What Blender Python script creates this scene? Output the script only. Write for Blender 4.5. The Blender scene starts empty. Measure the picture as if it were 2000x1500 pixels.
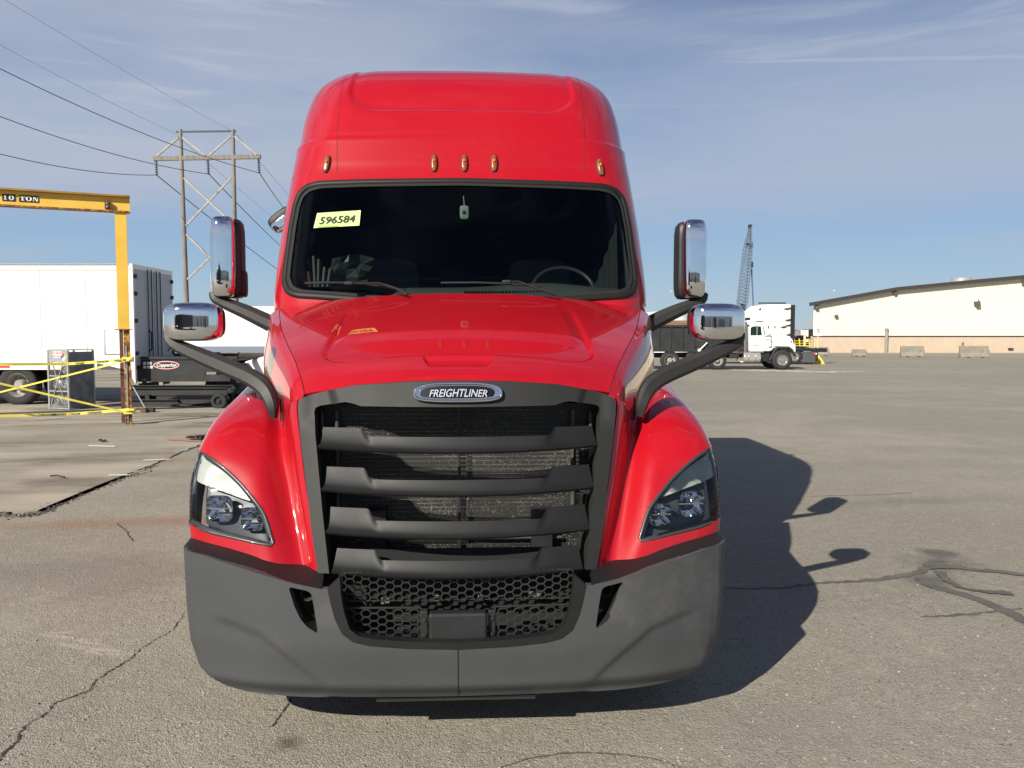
import bpy, bmesh, math, random
import numpy as np
from mathutils import Vector, Matrix
from mathutils.geometry import delaunay_2d_cdt
R = math.radians
random.seed(4)
scene = bpy.context.scene
COL = scene.collection
# ---------------- camera ----------------
CAM = np.array((0.064, 0.0, 1.82)); YAW = R(2.8); PIT = R(3.4); FPX = 1600.0
cd = bpy.data.cameras.new('camera'); cam = bpy.data.objects.new('camera', cd); COL.objects.link(cam)
cam.location = CAM; cam.rotation_euler = (R(90)-PIT, 0, -YAW)
cd.sensor_width = 36; cd.lens = 28.8; cd.clip_end = 3000; cd.clip_start = 0.05
scene.camera = cam
# ---------------- sky and sun ----------------
SUN_EL = R(32.0); SUN_AZ = R(38.3)      # light travels towards (sin az, cos az)
w = bpy.data.worlds.new('World'); scene.world = w; w.use_nodes = True
nt = w.node_tree; N = nt.nodes; L = nt.links; N.clear()
wo = N.new('ShaderNodeOutputWorld'); bg = N.new('ShaderNodeBackground'); L.new(bg.outputs[0], wo.inputs[0])
sky = N.new('ShaderNodeTexSky'); sky.sky_type = 'NISHITA'; sky.sun_disc = False
sky.sun_elevation = SUN_EL; sky.sun_rotation = math.pi + SUN_AZ; sky.altitude = 200
sky.air_density = 1.0; sky.dust_density = 0.8; sky.ozone_density = 2.2
tc = N.new('ShaderNodeTexCoord')
def wmath(op, a, b=None, c=None, clamp=False):
    n = N.new('ShaderNodeMath'); n.operation = op; n.use_clamp = clamp
    for i, v in enumerate((a, b, c)):
        if v is None: continue
        if isinstance(v, (int, float)): n.inputs[i].default_value = v
        else: L.new(v, n.inputs[i])
    return n.outputs[0]
def wramp(fac, lo, hi):
    n = N.new('ShaderNodeMapRange'); n.interpolation_type = 'SMOOTHSTEP'
    L.new(fac, n.inputs[0]); n.inputs[1].default_value = lo; n.inputs[2].default_value = hi
    return n.outputs[0]
sx = N.new('ShaderNodeSeparateXYZ'); L.new(tc.outputs['Generated'], sx.inputs[0])
def wnoise(scale, rot, sc, detail=5, rough=.55, dist=.3):
    m = N.new('ShaderNodeMapping'); m.inputs['Rotation'].default_value = rot; m.inputs['Scale'].default_value = sc
    L.new(tc.outputs['Generated'], m.inputs[0])
    n = N.new('ShaderNodeTexNoise'); n.inputs['Scale'].default_value = scale; n.inputs['Detail'].default_value = detail
    n.inputs['Roughness'].default_value = rough; n.inputs['Distortion'].default_value = dist
    L.new(m.outputs[0], n.inputs[0]); return n.outputs[0]
n1 = wnoise(1.3, (R(6), R(-8), 0), (1, 1, 4.5))
n2 = wnoise(3.2, (R(3), R(-6), 0), (1, 1, 9.0), 6, .6, .5)
n3 = wnoise(5.0, (R(2), R(4), R(20)), (1, 1, 16.0), 6, .6, .4)
elev = sx.outputs['Z']
veil = wmath('MULTIPLY', wramp(wmath('ADD', n1, wmath('MULTIPLY', elev, -.30)), .20, .55), wramp(elev, .10, .19))
wisp = wmath('MULTIPLY', wramp(n2, .52, .78), wramp(elev, .02, .10))
streak = wmath('MULTIPLY', wramp(n3, .56, .74), .45)
cl = wmath('ADD', wmath('MULTIPLY', veil, .72), wmath('MULTIPLY', wisp, .62)); cl = wmath('ADD', cl, wmath('MULTIPLY', streak, .5), clamp=True)
sideL = wramp(sx.outputs['X'], .25, -.55)
cl = wmath('MULTIPLY_ADD', cl, .95, wmath('MULTIPLY', wramp(elev, .11, .17), wmath('MULTIPLY_ADD', wramp(elev, .40, .22), .28, .04)), clamp=True)
cl = wmath('MULTIPLY', cl, wmath('MULTIPLY_ADD', sideL, .35, .70), clamp=True)
trail = wmath('SUBTRACT', elev, wmath('MULTIPLY_ADD', sx.outputs['X'], .030, wmath('MULTIPLY', sx.outputs['Y'], .322))); trail = wmath('ADD', trail, wmath('MULTIPLY', wmath('SUBTRACT', n2, .5), .012))
trail = wmath('MULTIPLY', wmath('MULTIPLY', wramp(wmath('ABSOLUTE', trail), .0075, 0.0), wramp(sx.outputs['X'], .14, .36)), .8); cl = wmath('MAXIMUM', cl, trail)
cr_ = N.new('ShaderNodeValToRGB'); L.new(elev, cr_.inputs[0]); K_ = 8.0
stops = [(0.0, (.50, .61, .70)), (.04, (.42, .58, .72)), (.12, (.32, .49, .72)), (.24, (.23, .36, .60)), (.38, (.13, .21, .41)), (.62, (.055, .09, .23)), (1.0, (.02, .035, .11))]
while len(cr_.color_ramp.elements) < len(stops): cr_.color_ramp.elements.new(.5)
for e_, (p_, c_) in zip(cr_.color_ramp.elements, stops): e_.position = p_; e_.color = (*c_, 1)
sc0 = N.new('ShaderNodeVectorMath'); sc0.operation = 'SCALE'; L.new(cr_.outputs[0], sc0.inputs[0]); sc0.inputs['Scale'].default_value = K_
mb_ = N.new('ShaderNodeMix'); mb_.data_type = 'RGBA'; mb_.inputs['Factor'].default_value = .92; L.new(sky.outputs[0], mb_.inputs['A']); L.new(sc0.outputs[0], mb_.inputs['B'])
mix = N.new('ShaderNodeMix'); mix.data_type = 'RGBA'
L.new(cl, mix.inputs['Factor']); L.new(mb_.outputs['Result'], mix.inputs['A'])
mix.inputs['B'].default_value = (.49*K_, .55*K_, .67*K_, 1)
L.new(mix.outputs['Result'], bg.inputs[0]); bg.inputs[1].default_value = 0.082
sd = bpy.data.lights.new('sun', 'SUN'); sun = bpy.data.objects.new('sun', sd); COL.objects.link(sun)
sd.energy = 5.0; sd.angle = R(0.5); sd.color = (1.0, 0.93, 0.82)
sdir = Vector((math.sin(SUN_AZ)*math.cos(SUN_EL), math.cos(SUN_AZ)*math.cos(SUN_EL), -math.sin(SUN_EL)))
sun.rotation_euler = sdir.to_track_quat('-Z', 'Y').to_euler(); sun.location = (-20, -25, 30)
vs = scene.view_settings; vs.view_transform = 'Standard'; vs.look = 'None'; vs.gamma = 1; vs.use_curve_mapping = False
vs.exposure = 0.5
scene.render.engine = 'CYCLES'
scene.cycles.max_bounces = 10; scene.cycles.transparent_max_bounces = 16

# ---------------- projection helpers (photo pixels, 2000 x 1500) ----------------
fw = np.array((math.sin(YAW)*math.cos(PIT), math.cos(YAW)*math.cos(PIT), -math.sin(PIT)))
rt = np.array((math.cos(YAW), -math.sin(YAW), 0.0)); up = np.cross(rt, fw)
def ray(px, py): return fw + rt*(px-1000)/FPX + up*(750-py)/FPX
def at(px, py, Y):
    r = ray(px, py); t = (Y-CAM[1])/r[1]; return CAM + r*t
def gp(px, py, z=0.0):
    r = ray(px, py); t = (z-CAM[2])/r[2]; return CAM + r*t
def ad(px, py, D):                       # point at depth D along the view axis
    return CAM + ray(px, py)*D
def proj(P):
    d = np.asarray(P)-CAM; z = d@fw
    return np.stack([1000+FPX*(d@rt)/z, 750-FPX*(d@up)/z], -1)

# ---------------- materials ----------------
MATS = {}
def mat(name, col, rough=.5, metal=0, var=.0, vscale=3., bump=0., bscale=60., coat=0., croughness=.03, spec=.5, stain=None, sscale=1.5, samt=.5, emit=None, slo=.55, shi=.7, stretch=(1, 1, 1)):
    m = bpy.data.materials.new(name); m.use_nodes = True; MATS[name] = m
    nt = m.node_tree; b = nt.nodes['Principled BSDF']; L = nt.links
    b.inputs['Base Color'].default_value = (*col, 1); b.inputs['Roughness'].default_value = rough
    b.inputs['Metallic'].default_value = metal; b.inputs['Coat Weight'].default_value = coat
    b.inputs['Coat Roughness'].default_value = croughness; b.inputs['Specular IOR Level'].default_value = spec
    tc = nt.nodes.new('ShaderNodeTexCoord'); mp = nt.nodes.new('ShaderNodeMapping'); mp.inputs['Scale'].default_value = stretch
    L.new(tc.outputs['Object'], mp.inputs[0]); co = mp.outputs[0]
    last = None
    if var or stain:
        n = nt.nodes.new('ShaderNodeTexNoise'); n.inputs['Scale'].default_value = vscale; n.inputs['Detail'].default_value = 6; L.new(co, n.inputs[0])
        mr = nt.nodes.new('ShaderNodeMapRange'); L.new(n.outputs[0], mr.inputs[0]); mr.inputs[1].default_value = .3; mr.inputs[2].default_value = .7
        mr.inputs[3].default_value = 1-var; mr.inputs[4].default_value = 1+var
        mx = nt.nodes.new('ShaderNodeVectorMath'); mx.operation = 'SCALE'; mx.inputs[0].default_value = col; L.new(mr.outputs[0], mx.inputs['Scale'])
        last = mx.outputs[0]
        r2 = nt.nodes.new('ShaderNodeMapRange'); L.new(n.outputs[0], r2.inputs[0]); r2.inputs[3].default_value = rough*.8; r2.inputs[4].default_value = min(1, rough*1.25)
        L.new(r2.outputs[0], b.inputs['Roughness'])
    if stain:
        n = nt.nodes.new('ShaderNodeTexNoise'); n.inputs['Scale'].default_value = sscale; n.inputs['Detail'].default_value = 9; n.inputs['Roughness'].default_value = .7; L.new(co, n.inputs[0])
        mr = nt.nodes.new('ShaderNodeMapRange'); L.new(n.outputs[0], mr.inputs[0]); mr.inputs[1].default_value = slo; mr.inputs[2].default_value = shi; mr.inputs[4].default_value = samt
        mm = nt.nodes.new('ShaderNodeMix'); mm.data_type = 'RGBA'; L.new(mr.outputs[0], mm.inputs['Factor']); L.new(last, mm.inputs['A']); mm.inputs['B'].default_value = (*stain, 1)
        last = mm.outputs['Result']
    if last: L.new(last, b.inputs['Base Color'])
    if bump:
        n = nt.nodes.new('ShaderNodeTexNoise'); n.inputs['Scale'].default_value = bscale; n.inputs['Detail'].default_value = 3; L.new(co, n.inputs[0])
        bp = nt.nodes.new('ShaderNodeBump'); bp.inputs['Strength'].default_value = bump; bp.inputs['Distance'].default_value = .01; L.new(n.outputs[0], bp.inputs['Height']); L.new(bp.outputs[0], b.inputs['Normal'])
    return m
def glass(name, tint, gloss_rough=.02, ior=1.5, extra=0.0):
    m = bpy.data.materials.new(name); m.use_nodes = True; nt = m.node_tree; nt.nodes.clear(); L = nt.links
    o = nt.nodes.new('ShaderNodeOutputMaterial'); t = nt.nodes.new('ShaderNodeBsdfTransparent'); g = nt.nodes.new('ShaderNodeBsdfGlossy')
    t.inputs[0].default_value = (*tint, 1); g.inputs['Roughness'].default_value = gloss_rough
    f = nt.nodes.new('ShaderNodeFresnel'); f.inputs[0].default_value = ior; ms = nt.nodes.new('ShaderNodeMixShader')
    ma = nt.nodes.new('ShaderNodeMath'); ma.inputs[1].default_value = extra; L.new(f.outputs[0], ma.inputs[0])
    L.new(ma.outputs[0], ms.inputs[0]); L.new(t.outputs[0], ms.inputs[1]); L.new(g.outputs[0], ms.inputs[2]); L.new(ms.outputs[0], o.inputs[0])
    MATS[name] = m; return m
red = mat('red_paint', (.375, .0042, .0105), .42, coat=1.0, croughness=.012, var=.03, vscale=1.2, stain=(.40, .03, .03), sscale=2.5, samt=.15, spec=.12)
gap_m = mat('dark_gap', (.006, .006, .006), .8)
bump_m = mat('grey_moulded_plastic', (.052, .055, .058), .55, var=.07, vscale=2.2, bump=.05, bscale=420, stain=(.105, .10, .09), sscale=2.2, samt=.6, spec=.45)
surr_m = mat('charcoal_plastic', (.021, .0215, .021), .58, var=.10, vscale=3, bump=.05, bscale=400, stain=(.036, .034, .030), sscale=4, samt=.5, spec=.35)
slat_m = mat('black_louvre_plastic', (.0105, .011, .0115), .52, var=.08, vscale=5, bump=.04, bscale=400, spec=.35)
blk = mat('black_plastic', (.018, .018, .019), .45, var=.15, vscale=8)
blk_flat = mat('matt_black', (.008, .008, .008), .8)
arm_m = mat('black_grained_plastic', (.022, .022, .021), .5, var=.15, vscale=6, bump=.2, bscale=260, stain=(.045, .042, .037), sscale=6, samt=.6)
chrome = mat('chrome', (.78, .79, .81), .045, metal=1, var=.03, vscale=9, bump=.012, bscale=14)
rubber = mat('tyre_rubber', (.022, .021, .02), .75, var=.2, vscale=6, stain=(.07, .062, .05), sscale=5, samt=.5)
rim_m = mat('brushed_rim', (.45, .44, .42), .35, metal=.8, var=.2, vscale=10)
rim_dull = mat('dull_painted_rim', (.30, .29, .27), .6, var=.25, vscale=9, stain=(.08, .06, .045), sscale=7, samt=.8)
wind_g = glass('windshield_glass', (.44, .50, .48), .01, 1.40)
lens_g = glass('clear_lens', (.80, .82, .84), .02, 1.45)
side_g = glass('cab_glass', (.35, .5, .45), .02, 1.5, .04)
white = mat('white_paint', (.80, .79, .76), .4, var=.03, vscale=1.5, coat=.3)
white_tr = mat('trailer_white', (.80, .78, .72), .5, var=.03, vscale=1, stain=(.55, .50, .40), sscale=1.2, samt=.35)
# ---------------- object helpers ----------------
WL = {}
def wl(o): return WL.get(o.name, Vector((0, 0, 0))) if o else Vector((0, 0, 0))
def obj(name, V, F, m, parent=None, smooth=None, recenter=True):
    V = np.asarray(V, float); me = bpy.data.meshes.new(name)
    c = (V.min(0)+V.max(0))/2 if recenter else np.zeros(3)
    me.from_pydata((V-c).tolist(), [], [tuple(int(i) for i in f) for f in F]); me.validate()
    if isinstance(m, (list, tuple)):
        for x in m: me.materials.append(x)
    else: me.materials.append(m)
    o = bpy.data.objects.new(name, me); COL.objects.link(o)
    o.parent = parent; o.location = Vector(c)-wl(parent); WL[o.name] = Vector(c)
    if smooth is not None:
        me.polygons.foreach_set('use_smooth', [True]*len(me.polygons))
        if smooth < 179: me.set_sharp_from_angle(angle=R(smooth))
    me.update(); return o
def empty(name, loc=(0, 0, 0)):
    o = bpy.data.objects.new(name, None); COL.objects.link(o); o.location = loc; WL[o.name] = Vector(loc); o.empty_display_size = .2
    return o
def tag(o, label=None, cat=None, group=None, kind=None):
    if label: o['label'] = label
    if cat: o['category'] = cat
    if group: o['group'] = group
    if kind: o['kind'] = kind
    return o
def thing(name, label, cat, loc=(0, 0, 0), group=None): return tag(empty(name, loc), label, cat, group)
def dup(root, parent=None, **kw):
    c = root.copy(); COL.objects.link(c); c.parent = parent
    for ch in list(root.children): dup(ch, c)
    if parent is None:
        for k, v in kw.items(): c[k] = v
    return c
def bevel(o, wdt=.01, seg=2):
    md = o.modifiers.new('bevel', 'BEVEL'); md.width = wdt; md.segments = seg; md.limit_method = 'ANGLE'; md.angle_limit = R(40)
    md.harden_normals = False; return o
class MB:
    def __init__(s): s.V = []; s.F = []
    def add(s, V, F):
        b = len(s.V); s.V += [tuple(float(c) for c in v) for v in V]; s.F += [tuple(b+i for i in f) for f in F]; return s
    def box(s, c, h, rz=0, M=None):
        c = np.array(c, float); cr, sr = math.cos(rz), math.sin(rz); V = []
        for dx, dy, dz in ((-1,-1,-1),(1,-1,-1),(1,1,-1),(-1,1,-1),(-1,-1,1),(1,-1,1),(1,1,1),(-1,1,1)):
            v = np.array((dx*h[0], dy*h[1], dz*h[2]))
            if M is not None: v = np.array(M @ Vector(v))
            else: v = np.array((v[0]*cr-v[1]*sr, v[0]*sr+v[1]*cr, v[2]))
            V.append(c+v)
        return s.add(V, [(0,3,2,1),(4,5,6,7),(0,1,5,4),(1,2,6,5),(2,3,7,6),(3,0,4,7)])
    def b2(s, x0, x1, y0, y1, z0, z1): return s.box(((x0+x1)/2, (y0+y1)/2, (z0+z1)/2), (abs(x1-x0)/2, abs(y1-y0)/2, abs(z1-z0)/2))
    def bar(s, a, b, w_, h_=None, upv=(0, 0, 1)):
        a = Vector(a); b = Vector(b); d = b-a; h_ = h_ or w_; z = d.normalized(); u = Vector(upv)
        if abs(z.dot(u)) > .95: u = Vector((0, 1, 0))
        x = z.cross(u).normalized(); y = x.cross(z).normalized(); V = []
        for p in (a, b):
            for sx_, sy_ in ((-1,-1),(1,-1),(1,1),(-1,1)): V.append(p+x*sx_*w_/2+y*sy_*h_/2)
        return s.add(V, [(3,2,1,0),(4,5,6,7),(0,1,5,4),(1,2,6,5),(2,3,7,6),(3,0,4,7)])
    def cyl(s, a, b, r, r2=None, n=16, cap=True):
        a = Vector(a); b = Vector(b); r2 = r if r2 is None else r2; z = (b-a).normalized(); u = Vector((0, 0, 1))
        if abs(z.dot(u)) > .95: u = Vector((1, 0, 0))
        x = z.cross(u).normalized(); y = z.cross(x); V = []
        for p, q in ((a, r), (b, r2)):
            for i in range(n): t = 2*math.pi*i/n; V.append(p+x*math.cos(t)*q+y*math.sin(t)*q)
        F = [(i, (i+1)%n, n+(i+1)%n, n+i) for i in range(n)]
        if cap: F += [tuple(range(n))[::-1], tuple(range(n, 2*n))]
        return s.add(V, F)
    def lathe(s, c, axis, prof, n=24):       # prof: (radius, offset along axis)
        c = Vector(c); z = Vector(axis).normalized(); u = Vector((0, 0, 1)) if abs(z.z) < .9 else Vector((1, 0, 0))
        x = z.cross(u).normalized(); y = z.cross(x); V = []; F = []
        for r, h in prof:
            for i in range(n): t = 2*math.pi*i/n; V.append(c+z*h+(x*math.cos(t)+y*math.sin(t))*r)
        for k in range(len(prof)-1):
            for i in range(n): F.append((k*n+i, k*n+(i+1)%n, (k+1)*n+(i+1)%n, (k+1)*n+i))
        return s.add(V, F)
    def tube(s, pts, r, n=8, cap=True, flat=1.0, upv=(0, 0, 1), closed=False):
        P = [Vector(p) for p in pts]; V = []; F = []; m_ = len(P); rr = r if hasattr(r, '__len__') else [r]*m_
        for i, p in enumerate(P):
            a = P[i-1] if (i > 0 or closed) else P[i]; b = P[(i+1) % m_] if (i < m_-1 or closed) else P[i]
            z = (b-a).normalized(); u = Vector(upv)
            if abs(z.dot(u)) > .97: u = Vector((0, 1, 0)) if abs(z.y) < .9 else Vector((1, 0, 0))
            x = z.cross(u).normalized(); y = x.cross(z)
            for k in range(n): t = 2*math.pi*k/n+math.pi/n; V.append(p+x*math.cos(t)*rr[i]+y*math.sin(t)*rr[i]*flat)
        for i in range(m_ if closed else m_-1):
            j = (i+1) % m_
            for k in range(n): F.append((i*n+k, i*n+(k+1)%n, j*n+(k+1)%n, j*n+k))
        if cap and not closed: F += [tuple(range(n))[::-1], tuple(range((m_-1)*n, m_*n))]
        return s.add(V, F)
    def prism(s, poly, f0, f1):              # poly: 2D points, f0/f1 map (a,b)->3D for the two faces
        n = len(poly); V = [f0(*p) for p in poly]+[f1(*p) for p in poly]
        F = [tuple(range(n))[::-1], tuple(range(n, 2*n))]+[(i, (i+1)%n, n+(i+1)%n, n+i) for i in range(n)]
        return s.add(V, F)
    def rbox(s, c, h, n=5, seg=8, shape=None):
        c = np.array(c, float)
        for ax in range(3):
            for sg in (-1, 1):
                V = []; F = []
                for i in range(seg+1):
                    for j in range(seg+1):
                        a = math.tan((i/seg*2-1)*math.pi/4); b = math.tan((j/seg*2-1)*math.pi/4)
                        v = [0, 0, 0]; v[ax] = sg; v[(ax+1)%3] = a; v[(ax+2)%3] = b; v = np.array(v)
                        v = v/(np.abs(v)**n).sum()**(1/n)
                        if shape: v = np.array(shape(v))
                        V.append(c+v*np.array(h))
                for i in range(seg):
                    for j in range(seg):
                        q = (i*(seg+1)+j, (i+1)*(seg+1)+j, (i+1)*(seg+1)+j+1, i*(seg+1)+j+1); F.append(q if sg > 0 else q[::-1])
                s.add(V, F)
        return s
    def build(s, name, m, parent=None, smooth=None, merge=False):
        V, F = s.V, s.F
        if merge:
            A = np.round(np.array(V), 5); U, inv = np.unique(A, axis=0, return_inverse=True); inv = inv.ravel()
            F = [tuple(dict.fromkeys(int(inv[i]) for i in f)) for f in F]; F = [f for f in F if len(f) > 2]; V = U
        return obj(name, V, F, m, parent, smooth)
def text(name, body, M, size, depth, m, parent, shear=0., bold=0., xs=1., arch=0., spacing=1.):
    cu = bpy.data.curves.new(name, 'FONT'); cu.body = body; cu.size = size; cu.align_x = 'CENTER'; cu.align_y = 'CENTER'
    cu.shear = shear; cu.offset = bold; cu.extrude = depth; cu.space_character = spacing; cu.resolution_u = 3
    t = bpy.data.objects.new(name, cu); COL.objects.link(t); dg = bpy.context.evaluated_depsgraph_get(); dg.update()
    me = bpy.data.meshes.new_from_object(t.evaluated_get(dg)); V = np.array([v.co[:] for v in me.vertices]); F = [tuple(p.vertices) for p in me.polygons]
    bpy.data.objects.remove(t); bpy.data.curves.remove(cu); bpy.data.meshes.remove(me)
    V[:, 0] *= xs
    if arch:
        hw = np.abs(V[:, 0]).max(); lo = V[:, 1].min(); V[:, 1] = lo+(V[:, 1]-lo)*(1+arch*(1-(V[:, 0]/hw)**2))
    W = [tuple(M @ Vector(v)) for v in V]
    return obj(name, W, F, m, parent)
def facing(origin, right, upv):   # matrix: local x->right, y->up, z->out
    r = Vector(right).normalized(); u = Vector(upv).normalized(); n = r.cross(u).normalized(); u = n.cross(r)
    M = Matrix((r, u, n)).transposed().to_4x4(); M.translation = Vector(origin); return M

# ---------------- surfaces and panels ----------------
def cr(P, t):        # Catmull-Rom along axis 0, t array in [0, n-1]
    P = np.asarray(P, float); n = len(P); t = np.clip(np.asarray(t, float), 0, n-1-1e-9); i = t.astype(int); f = (t-i)
    Q = np.concatenate([[2*P[0]-P[1]], P, [2*P[-1]-P[-2]]]); f = f.reshape(f.shape+(1,)*(P.ndim-1))
    a, b, c, d = Q[i], Q[i+1], Q[i+2], Q[i+3]
    return .5*(2*b+(c-a)*f+(2*a-5*b+4*c-d)*f**2+(3*b-a-3*c+d)*f**3)
def grid_surface(G):
    G = np.asarray(G, float); n, m = G.shape[:2]
    H = cr(G.transpose(1, 0, 2), np.linspace(0, m-1, (m-1)*16+1)).transpose(1, 0, 2)   # n x M x 3
    def S(u, v):     # u along rows axis 0, v along columns axis 1
        u = np.asarray(u, float); v = np.asarray(v, float)
        A = cr(G, u.ravel())                                # K x m x 3
        K = len(A); vv = np.clip(v.ravel(), 0, m-1-1e-9); i = vv.astype(int); f = (vv-i)[:, None]
        Q = np.concatenate([(2*A[:, :1]-A[:, 1:2]), A, (2*A[:, -1:]-A[:, -2:-1])], 1); k = np.arange(K)
        a, b, c, d = Q[k, i], Q[k, i+1], Q[k, i+2], Q[k, i+3]
        return .5*(2*b+(c-a)*f+(2*a-5*b+4*c-d)*f**2+(3*b-a-3*c+d)*f**3)
    return S
def inpoly(P, poly):
    x, y = P[:, 0], P[:, 1]; r = np.zeros(len(P), bool); n = len(poly)
    for i in range(n):
        x0, y0 = poly[i]; x1, y1 = poly[(i+1) % n]
        if y0 == y1: continue
        c = ((y0 > y) != (y1 > y)) & (x < (x1-x0)*(y-y0)/(y1-y0)+x0); r ^= c
    return r
def dist_poly(P, poly):
    poly = np.asarray(poly); d = np.full(len(P), 1e9)
    for i in range(len(poly)):
        a = poly[i]; b = poly[(i+1) % len(poly)]; ab = b-a; L2 = (ab**2).sum()
        if L2 < 1e-14: continue
        t = np.clip(((P-a)@ab)/L2, 0, 1); d = np.minimum(d, np.hypot(*(P-a-t[:, None]*ab).T))
    return d
def resample(poly, step, closed=True, scale=(1, 1)):
    poly = np.asarray(poly, float); out = []; n = len(poly)
    for i in range(n if closed else n-1):
        a = poly[i]; b = poly[(i+1) % n]; l = np.hypot(*((b-a)*scale)); k = max(1, int(math.ceil(l/step)))
        for j in range(k): out.append(a+(b-a)*j/k)
    if not closed: out.append(poly[-1])
    return np.array(out)
def smooth_poly(poly, it=2, closed=True):    # Chaikin rounding
    P = np.asarray(poly, float)
    for _ in range(it):
        Q = []
        n = len(P); rng = range(n if closed else n-1)
        if not closed: Q.append(P[0])
        for i in rng:
            a, b = P[i], P[(i+1) % n]; Q += [a*.75+b*.25, a*.25+b*.75]
        if not closed: Q.append(P[-1])
        P = np.array(Q)
    return P
def normals(S, u, v, e=1e-3):
    a = S(u+e, v)-S(u-e, v); b = S(u, v+e)-S(u, v-e); n = np.cross(a, b); n /= np.maximum(np.linalg.norm(n, axis=1), 1e-12)[:, None]
    return n
def panel(name, S, outer, holes, step, m, parent, flange=0.0, mirror=False, scale=(1, 1), off=0.0, out=None, smooth=35, flangedir=None):
    """cut a smooth surface along an outline; scale = metres per parameter unit; out = rough outward direction"""
    scale = np.array(scale, float); o2 = resample(np.asarray(outer, float)*scale, step); hs = [resample(np.asarray(h, float)*scale, step) for h in holes]
    mn, mx = o2.min(0), o2.max(0)
    gx, gy = np.meshgrid(np.arange(mn[0], mx[0], step), np.arange(mn[1], mx[1], step)); gx = gx+(np.arange(gx.shape[0]) % 2)[:, None]*step*.5
    P = np.stack([gx.ravel(), gy.ravel()], 1); P = P[inpoly(P, o2)]
    ok = dist_poly(P, o2) > step*.55
    for h in hs: ok &= ~inpoly(P, h) & (dist_poly(P, h) > step*.55)
    P = P[ok]; verts = [Vector(p) for p in o2]; edges = [(i, (i+1) % len(o2)) for i in range(len(o2))]
    for h in hs:
        b = len(verts); verts += [Vector(p) for p in h]; edges += [(b+i, b+(i+1) % len(h)) for i in range(len(h))]
    verts += [Vector(p) for p in P]
    r = delaunay_2d_cdt(verts, edges, [], 0, 1e-7, False); V2 = np.array([v[:] for v in r[0]]); F = np.array([f for f in r[2] if len(f) == 3])
    c = V2[F].mean(1); ok = inpoly(c, o2)
    for h in hs: ok &= ~inpoly(c, h)
    F = F[ok]; uv = V2/scale; V = S(uv[:, 0], uv[:, 1]); n = normals(S, uv[:, 0], uv[:, 1])
    ref = np.array(out if out is not None else (0, -1, 0), float)
    if (n@ref).sum() < 0: n = -n
    V = V+n*off
    tn = np.cross(V[F[:, 1]]-V[F[:, 0]], V[F[:, 2]]-V[F[:, 0]])
    if (tn*n[F[:, 0]]).sum() < 0: F = F[:, ::-1]
    F = F.tolist(); V = V.tolist()
    if flange:
        cnt = {}
        for f in F:
            for a, b in ((f[0], f[1]), (f[1], f[2]), (f[2], f[0])): cnt[(a, b)] = 1
        mp = {}
        for a, b in list(cnt):
            if (b, a) not in cnt:
                q = []
                for i in (a, b):
                    if i not in mp:
                        mp[i] = len(V); p = np.array(V[i]); d = np.array(flangedir)*flange if flangedir is not None else -n[i]*flange
                        V.append(p.tolist()); V.append((p+d).tolist())
                F.append([mp[b], mp[a], mp[a]+1, mp[b]+1])
    V = np.array(V)
    if mirror: V[:, 0] *= -1; F = [f[::-1] for f in F]
    return obj(name, V, F, m, parent, smooth)
def invert(S, u0, u1, v0, v1, px, nu=140, nv=140):
    U, V = np.meshgrid(np.linspace(u0, u1, nu), np.linspace(v0, v1, nv), indexing='ij'); U = U.ravel(); V = V.ravel(); Q = proj(S(U, V)); res = []
    for p in np.asarray(px, float):
        i = np.argmin(((Q-p)**2).sum(1)); u, v = U[i], V[i]
        for _ in range(6):
            e = 1e-3; q = proj(S(np.array([u, u+e, u]), np.array([v, v, v+e]))); J = np.stack([(q[1]-q[0])/e, (q[2]-q[0])/e], 1)
            try: d = np.linalg.solve(J, p-q[0])
            except Exception: break
            d = np.clip(d, -.1, .1); u = min(max(u+d[0], u0), u1); v = min(max(v+d[1], v0), v1)
        res.append((u, v))
    return np.array(res)
def on_surface_tube(name, S, uvs, r, m, parent, flat=1., off=0., closed=False, mirror=False, n=8, out=(0, -1, 0)):
    uvs = np.asarray(uvs); P = S(uvs[:, 0], uvs[:, 1]); nn = normals(S, uvs[:, 0], uvs[:, 1]); nn *= np.sign(nn@np.array(out))[:, None]; P = P+nn*off
    if mirror: P[:, 0] *= -1; nn[:, 0] *= -1
    mb = MB(); M_ = len(P); V = []; F = []
    for i in range(M_):
        a = P[i-1] if (i > 0 or closed) else P[i]; b = P[(i+1) % M_] if (i < M_-1 or closed) else P[i]
        z = (b-a)/max(np.linalg.norm(b-a), 1e-9); x = np.cross(z, nn[i]); x /= np.linalg.norm(x)
        for k in range(n): t = 2*math.pi*k/n; V.append(P[i]+x*math.cos(t)*r+nn[i]*math.sin(t)*r*flat)
    for i in range(M_ if closed else M_-1):
        j = (i+1) % M_
        for k in range(n): F.append((i*n+k, i*n+(k+1) % n, j*n+(k+1) % n, j*n+k))
    mb.add(V, F); return mb.build(name, m, parent, 60)
# ================= the red tractor =================
truck = thing('semi_truck', 'large red semi truck with raised roof sleeper and chrome mirrors facing the camera', 'semi truck', (0, 6.2, 0))
CT = np.array([  # z, Yf, half width, corner radius
 (1.30, 5.30, 1.20, .24), (1.70, 5.20, 1.22, .24), (2.02, 5.13, 1.240, .25), (2.45, 5.32, 1.238, .27), (2.87, 5.535, 1.220, .30),
 (3.00, 5.585, 1.212, .33), (3.115, 5.625, 1.210, .38), (3.15, 5.637, 1.209, .38), (3.175, 5.655, 1.200, .40), (3.23, 5.682, 1.196, .42), (3.42, 5.80, 1.194, .46), (3.62, 5.975, 1.172, .48),
 (3.75, 6.16, 1.135, .48), (3.84, 6.38, 1.088, .48), (3.91, 6.65, 1.03, .46), (3.965, 7.0, .98, .42), (4.02, 7.5, .94, .38), (4.08, 8.1, .90, .34), (4.14, 8.8, .82, .3)])
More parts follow.
